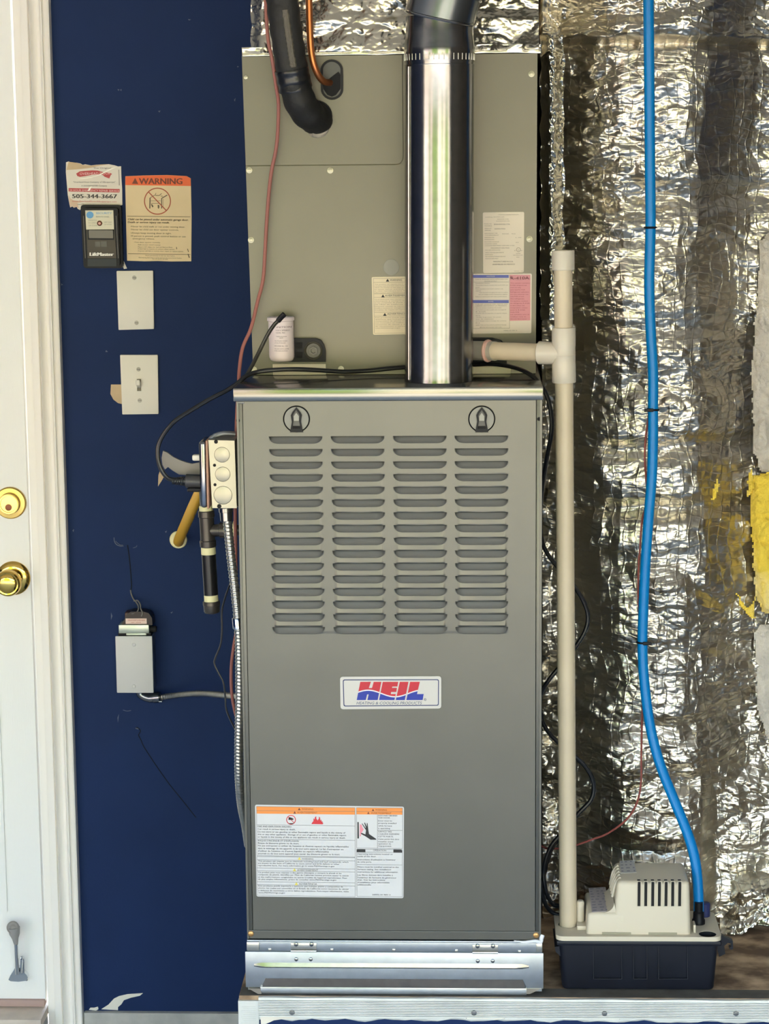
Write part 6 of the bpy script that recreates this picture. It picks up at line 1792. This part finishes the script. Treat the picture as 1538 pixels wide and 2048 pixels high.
MB().plate([xz(*S4(*p), Yz) for p in [(150, 700), (185, 760), (240, 790), (400, 815), (300, 840), (330, 930), (290, 905), (240, 918), (215, 893), (178, 912), (160, 820)]][::-1], Yz - 0.0003, Yz).build('torn_layer', mat('creased_paper', (214, 186, 156), 0.6), stk, smooth=0)
MB().plate([xz(*S4(*p), Yz) for p in [(1010, 200), (860, 270), (700, 350), (540, 400), (400, 420), (300, 420), (440, 400), (600, 372), (720, 320), (880, 235)]][::-1], Yz - 0.0010, Yz).build('crease', mat('bright_crease', (248, 242, 228), 0.3), stk, smooth=0)
MB().plate([xz(*S4(*p), Yz) for p in [(480, 628), (520, 622), (560, 542), (520, 560)]][::-1], Yz - 0.0010, Yz).build('crease', mat('bright_crease', (248, 242, 228), 0.3), stk, smooth=0)
mr, mk, ml_ = MB(), MB(), MB()
rib = [(282, 322), (345, 285), (440, 276), (560, 268), (660, 272), (760, 300), (880, 314), (905, 330), (880, 360), (860, 410), (780, 380), (740, 345), (640, 338), (540, 350), (440, 368), (345, 382), (300, 366)]
fillpx(mr, Yp, [S4(*p) for p in rib][::-1])
fillpx(mr, Yp, [S4(*p) for p in [(150, 576), (1042, 594), (1036, 654), (150, 636)]][::-1])
def ts(m, x0_, x1_, y, h, s_, sl=0.02, bold=0.0, dY=0.0): letters(m, Yp - dY, S4(x0_, 0)[0], S4(x1_, 0)[0], S4(0, y)[1], h / 8.714, s_, sl, 0.0, bold)
ts(mk, 216, 992, 752, 72, '505-344-3667', 0.005, 0.0006)
ts(mk, 580, 890, 240, 26, 'The Original', 0.0)
ts(mk, 230, 965, 484, 26, '"Overhead Door Company of Albuquerque"', 0.0)
ts(mk, 372, 820, 548, 26, 'A DOORMASTER Company', 0.0)
ts(ml_, 345, 880, 350, 44, 'OVERHEAD DOOR', -0.02, 0.0, 0.0001)
ts(ml_, 165, 1030, 628, 34, '24 HOUR EMERGENCY REPAIR SERVICE', 0.02, 0.0, 0.0001)
ts(mr, 210, 985, 816, 26, 'www.OverheadDoorAlbuquerque.com', 0.012)
ts(mk, 305, 420, 868, 22, 'Since 1947', 0.0)
rule(mk, Yp, *S4(1026, 255), *S4(1034, 530), 1.0)
done(mr, 'red_print', mat('faded_red_ink', (186, 58, 58), 0.5), stk); done(mk, 'black_lettering', mat('charcoal_ink', (56, 50, 46), 0.5), stk); done(ml_, 'white_lettering', mat('pale_pink_ink', (236, 196, 188), 0.5), stk)
# a scrap of its backing left beside the control
wallpatch([(245, 530), (246, 518), (252, 532), (254, 537), (248, 538)], M_GYP, 'paint_chip')

def W3(x, y): return (250 + x / 10.78, 340 + y / 10.78)
sg = thing('warning_sign', 'yellowed paper warning sign with an orange heading and a crossed-out door pictogram', 'sign', at(317, 437, WALL_Y))
MB().plate(pxquad([W3(45, 1955), W3(420, 1968), W3(700, 1962), W3(1000, 1972), W3(1428, 1968), W3(1436, 1000), W3(1418, 180), W3(1330, 130), W3(900, 108), W3(400, 118), W3(8, 135), W3(6, 340), W3(20, 1000)], Yz), Yz, WALL_Y - 0.0002).build('paper', mat('yellowed_paper', (232, 208, 160), 0.6, var=(16, 0.04)), sg, smooth=0)
mo, mk, mr = MB(), MB(), MB()
fillpx(mo, Yp, [W3(8, 325), W3(1420, 345), W3(1415, 182), W3(1330, 133), W3(900, 111), W3(400, 121), W3(10, 138)])
fillpx(mr, Yp - 0.0001, [W3(150, 296), W3(285, 300), W3(218, 170)])
letters(mr, Yp - 0.0001, W3(305, 0)[0], W3(1232, 0)[0], W3(0, 302)[1], 128 / 10.78, 'WARNING', 0.003, 0.0, 0.0006)
mz = MB()
ringpx(mz, Yp, *W3(700, 672), 26, 2.0, 40); rule(mz, Yp - 0.0001, *W3(500, 465), *W3(893, 878), 2.0)
for a_, b_, wd in (((535, 830), (540, 600), 2.0), ((540, 600), (655, 535), 1.0), ((655, 535), (668, 498), 1.0), ((655, 550), (740, 550), 1.2), ((740, 550), (790, 505), 1.2), ((768, 560), (815, 565), 1.0), ((790, 830), (790, 610), 1.8), ((790, 610), (912, 540), 1.8),
                   ((822, 820), (822, 620), 0.6), ((555, 665), (770, 665), 0.6), ((560, 720), (760, 718), 0.8), ((570, 740), (600, 790), 2.2), ((585, 800), (605, 775), 1.6), ((705, 760), (740, 780), 2.4), ((700, 800), (740, 790), 1.6), ((715, 830), (735, 800), 1.8)):
    rule(mk, Yp, *W3(*a_), *W3(*b_), wd)
for a_, b_ in (((45, 995), (1408, 1010)), ((65, 1805), (1410, 1822))): rule(mk, Yp, *W3(*a_), *W3(*b_), 0.9)
def tw(x0_, x1_, y, h, s_, bold=0.0): letters(mk, Yp, W3(x0_, 0)[0], W3(x1_, 0)[0], W3(0, y)[1], h / 10.78, s_, 0.012, 0.12 if bold else 0, bold)
tw(62, 1368, 1080, 40, 'Child can be pinned under automatic garage door.', 0.0002); tw(62, 955, 1142, 40, 'Death or serious injury can result.', 0.0002)
for x0_, x1_, y, s_ in ((122, 1292, 1232, '•Never let child walk or run under moving door.'), (122, 1160, 1298, '•Never let child use door opener controls.'), (122, 1000, 1372, '•Always keep moving door in sight.'), (122, 1308, 1438, '•If person is pinned, push control button or use'), (165, 640, 1494, 'emergency release.')):
    tw(x0_, x1_, y, 34, s_)
for x0_, x1_, y, s_ in ((195, 765, 1570, '•Test door opener monthly:'), (280, 768, 1622, 'Refer to your owner\'s manual.'), (280, 1030, 1670, 'Place 1-1/2" object (or 2x4 laid flat) on floor.'), (280, 1075, 1712, 'If door fails to reverse on contact, adjust opener.'), (280, 1265, 1756, 'If opener still fails to reverse door, repair or replace opener.'),
                       (440, 1078, 1855, 'Mount permanently on wall near door button.'), (298, 1228, 1900, 'Place warning label where it can be seen from the control button location.'), (595, 930, 1930, 'Do not remove this label.')):
    tw(x0_, x1_, y, 24, s_)
fillpx(mk, Yp - .0002, [W3(1340, 1700), W3(1362, 1768), W3(1376, 1765), W3(1355, 1698)]); fillpx(mk, Yp - .0002, [W3(1348, 1810), W3(1378, 1895), W3(1398, 1890), W3(1368, 1806)]); fillpx(mk, Yp - .0002, [W3(1103, 1660), W3(1108, 1706), W3(1124, 1704), W3(1114, 1660)])
done(mo, 'orange_band', M_ORANGE2, sg); done(mr, 'heading', mat('dark_brown_ink', (122, 58, 28), 0.6), sg); done(mz, 'prohibition_ring', M_REDB, sg); done(mk, 'lettering', mat('sepia_ink', (98, 80, 58), 0.6), sg)
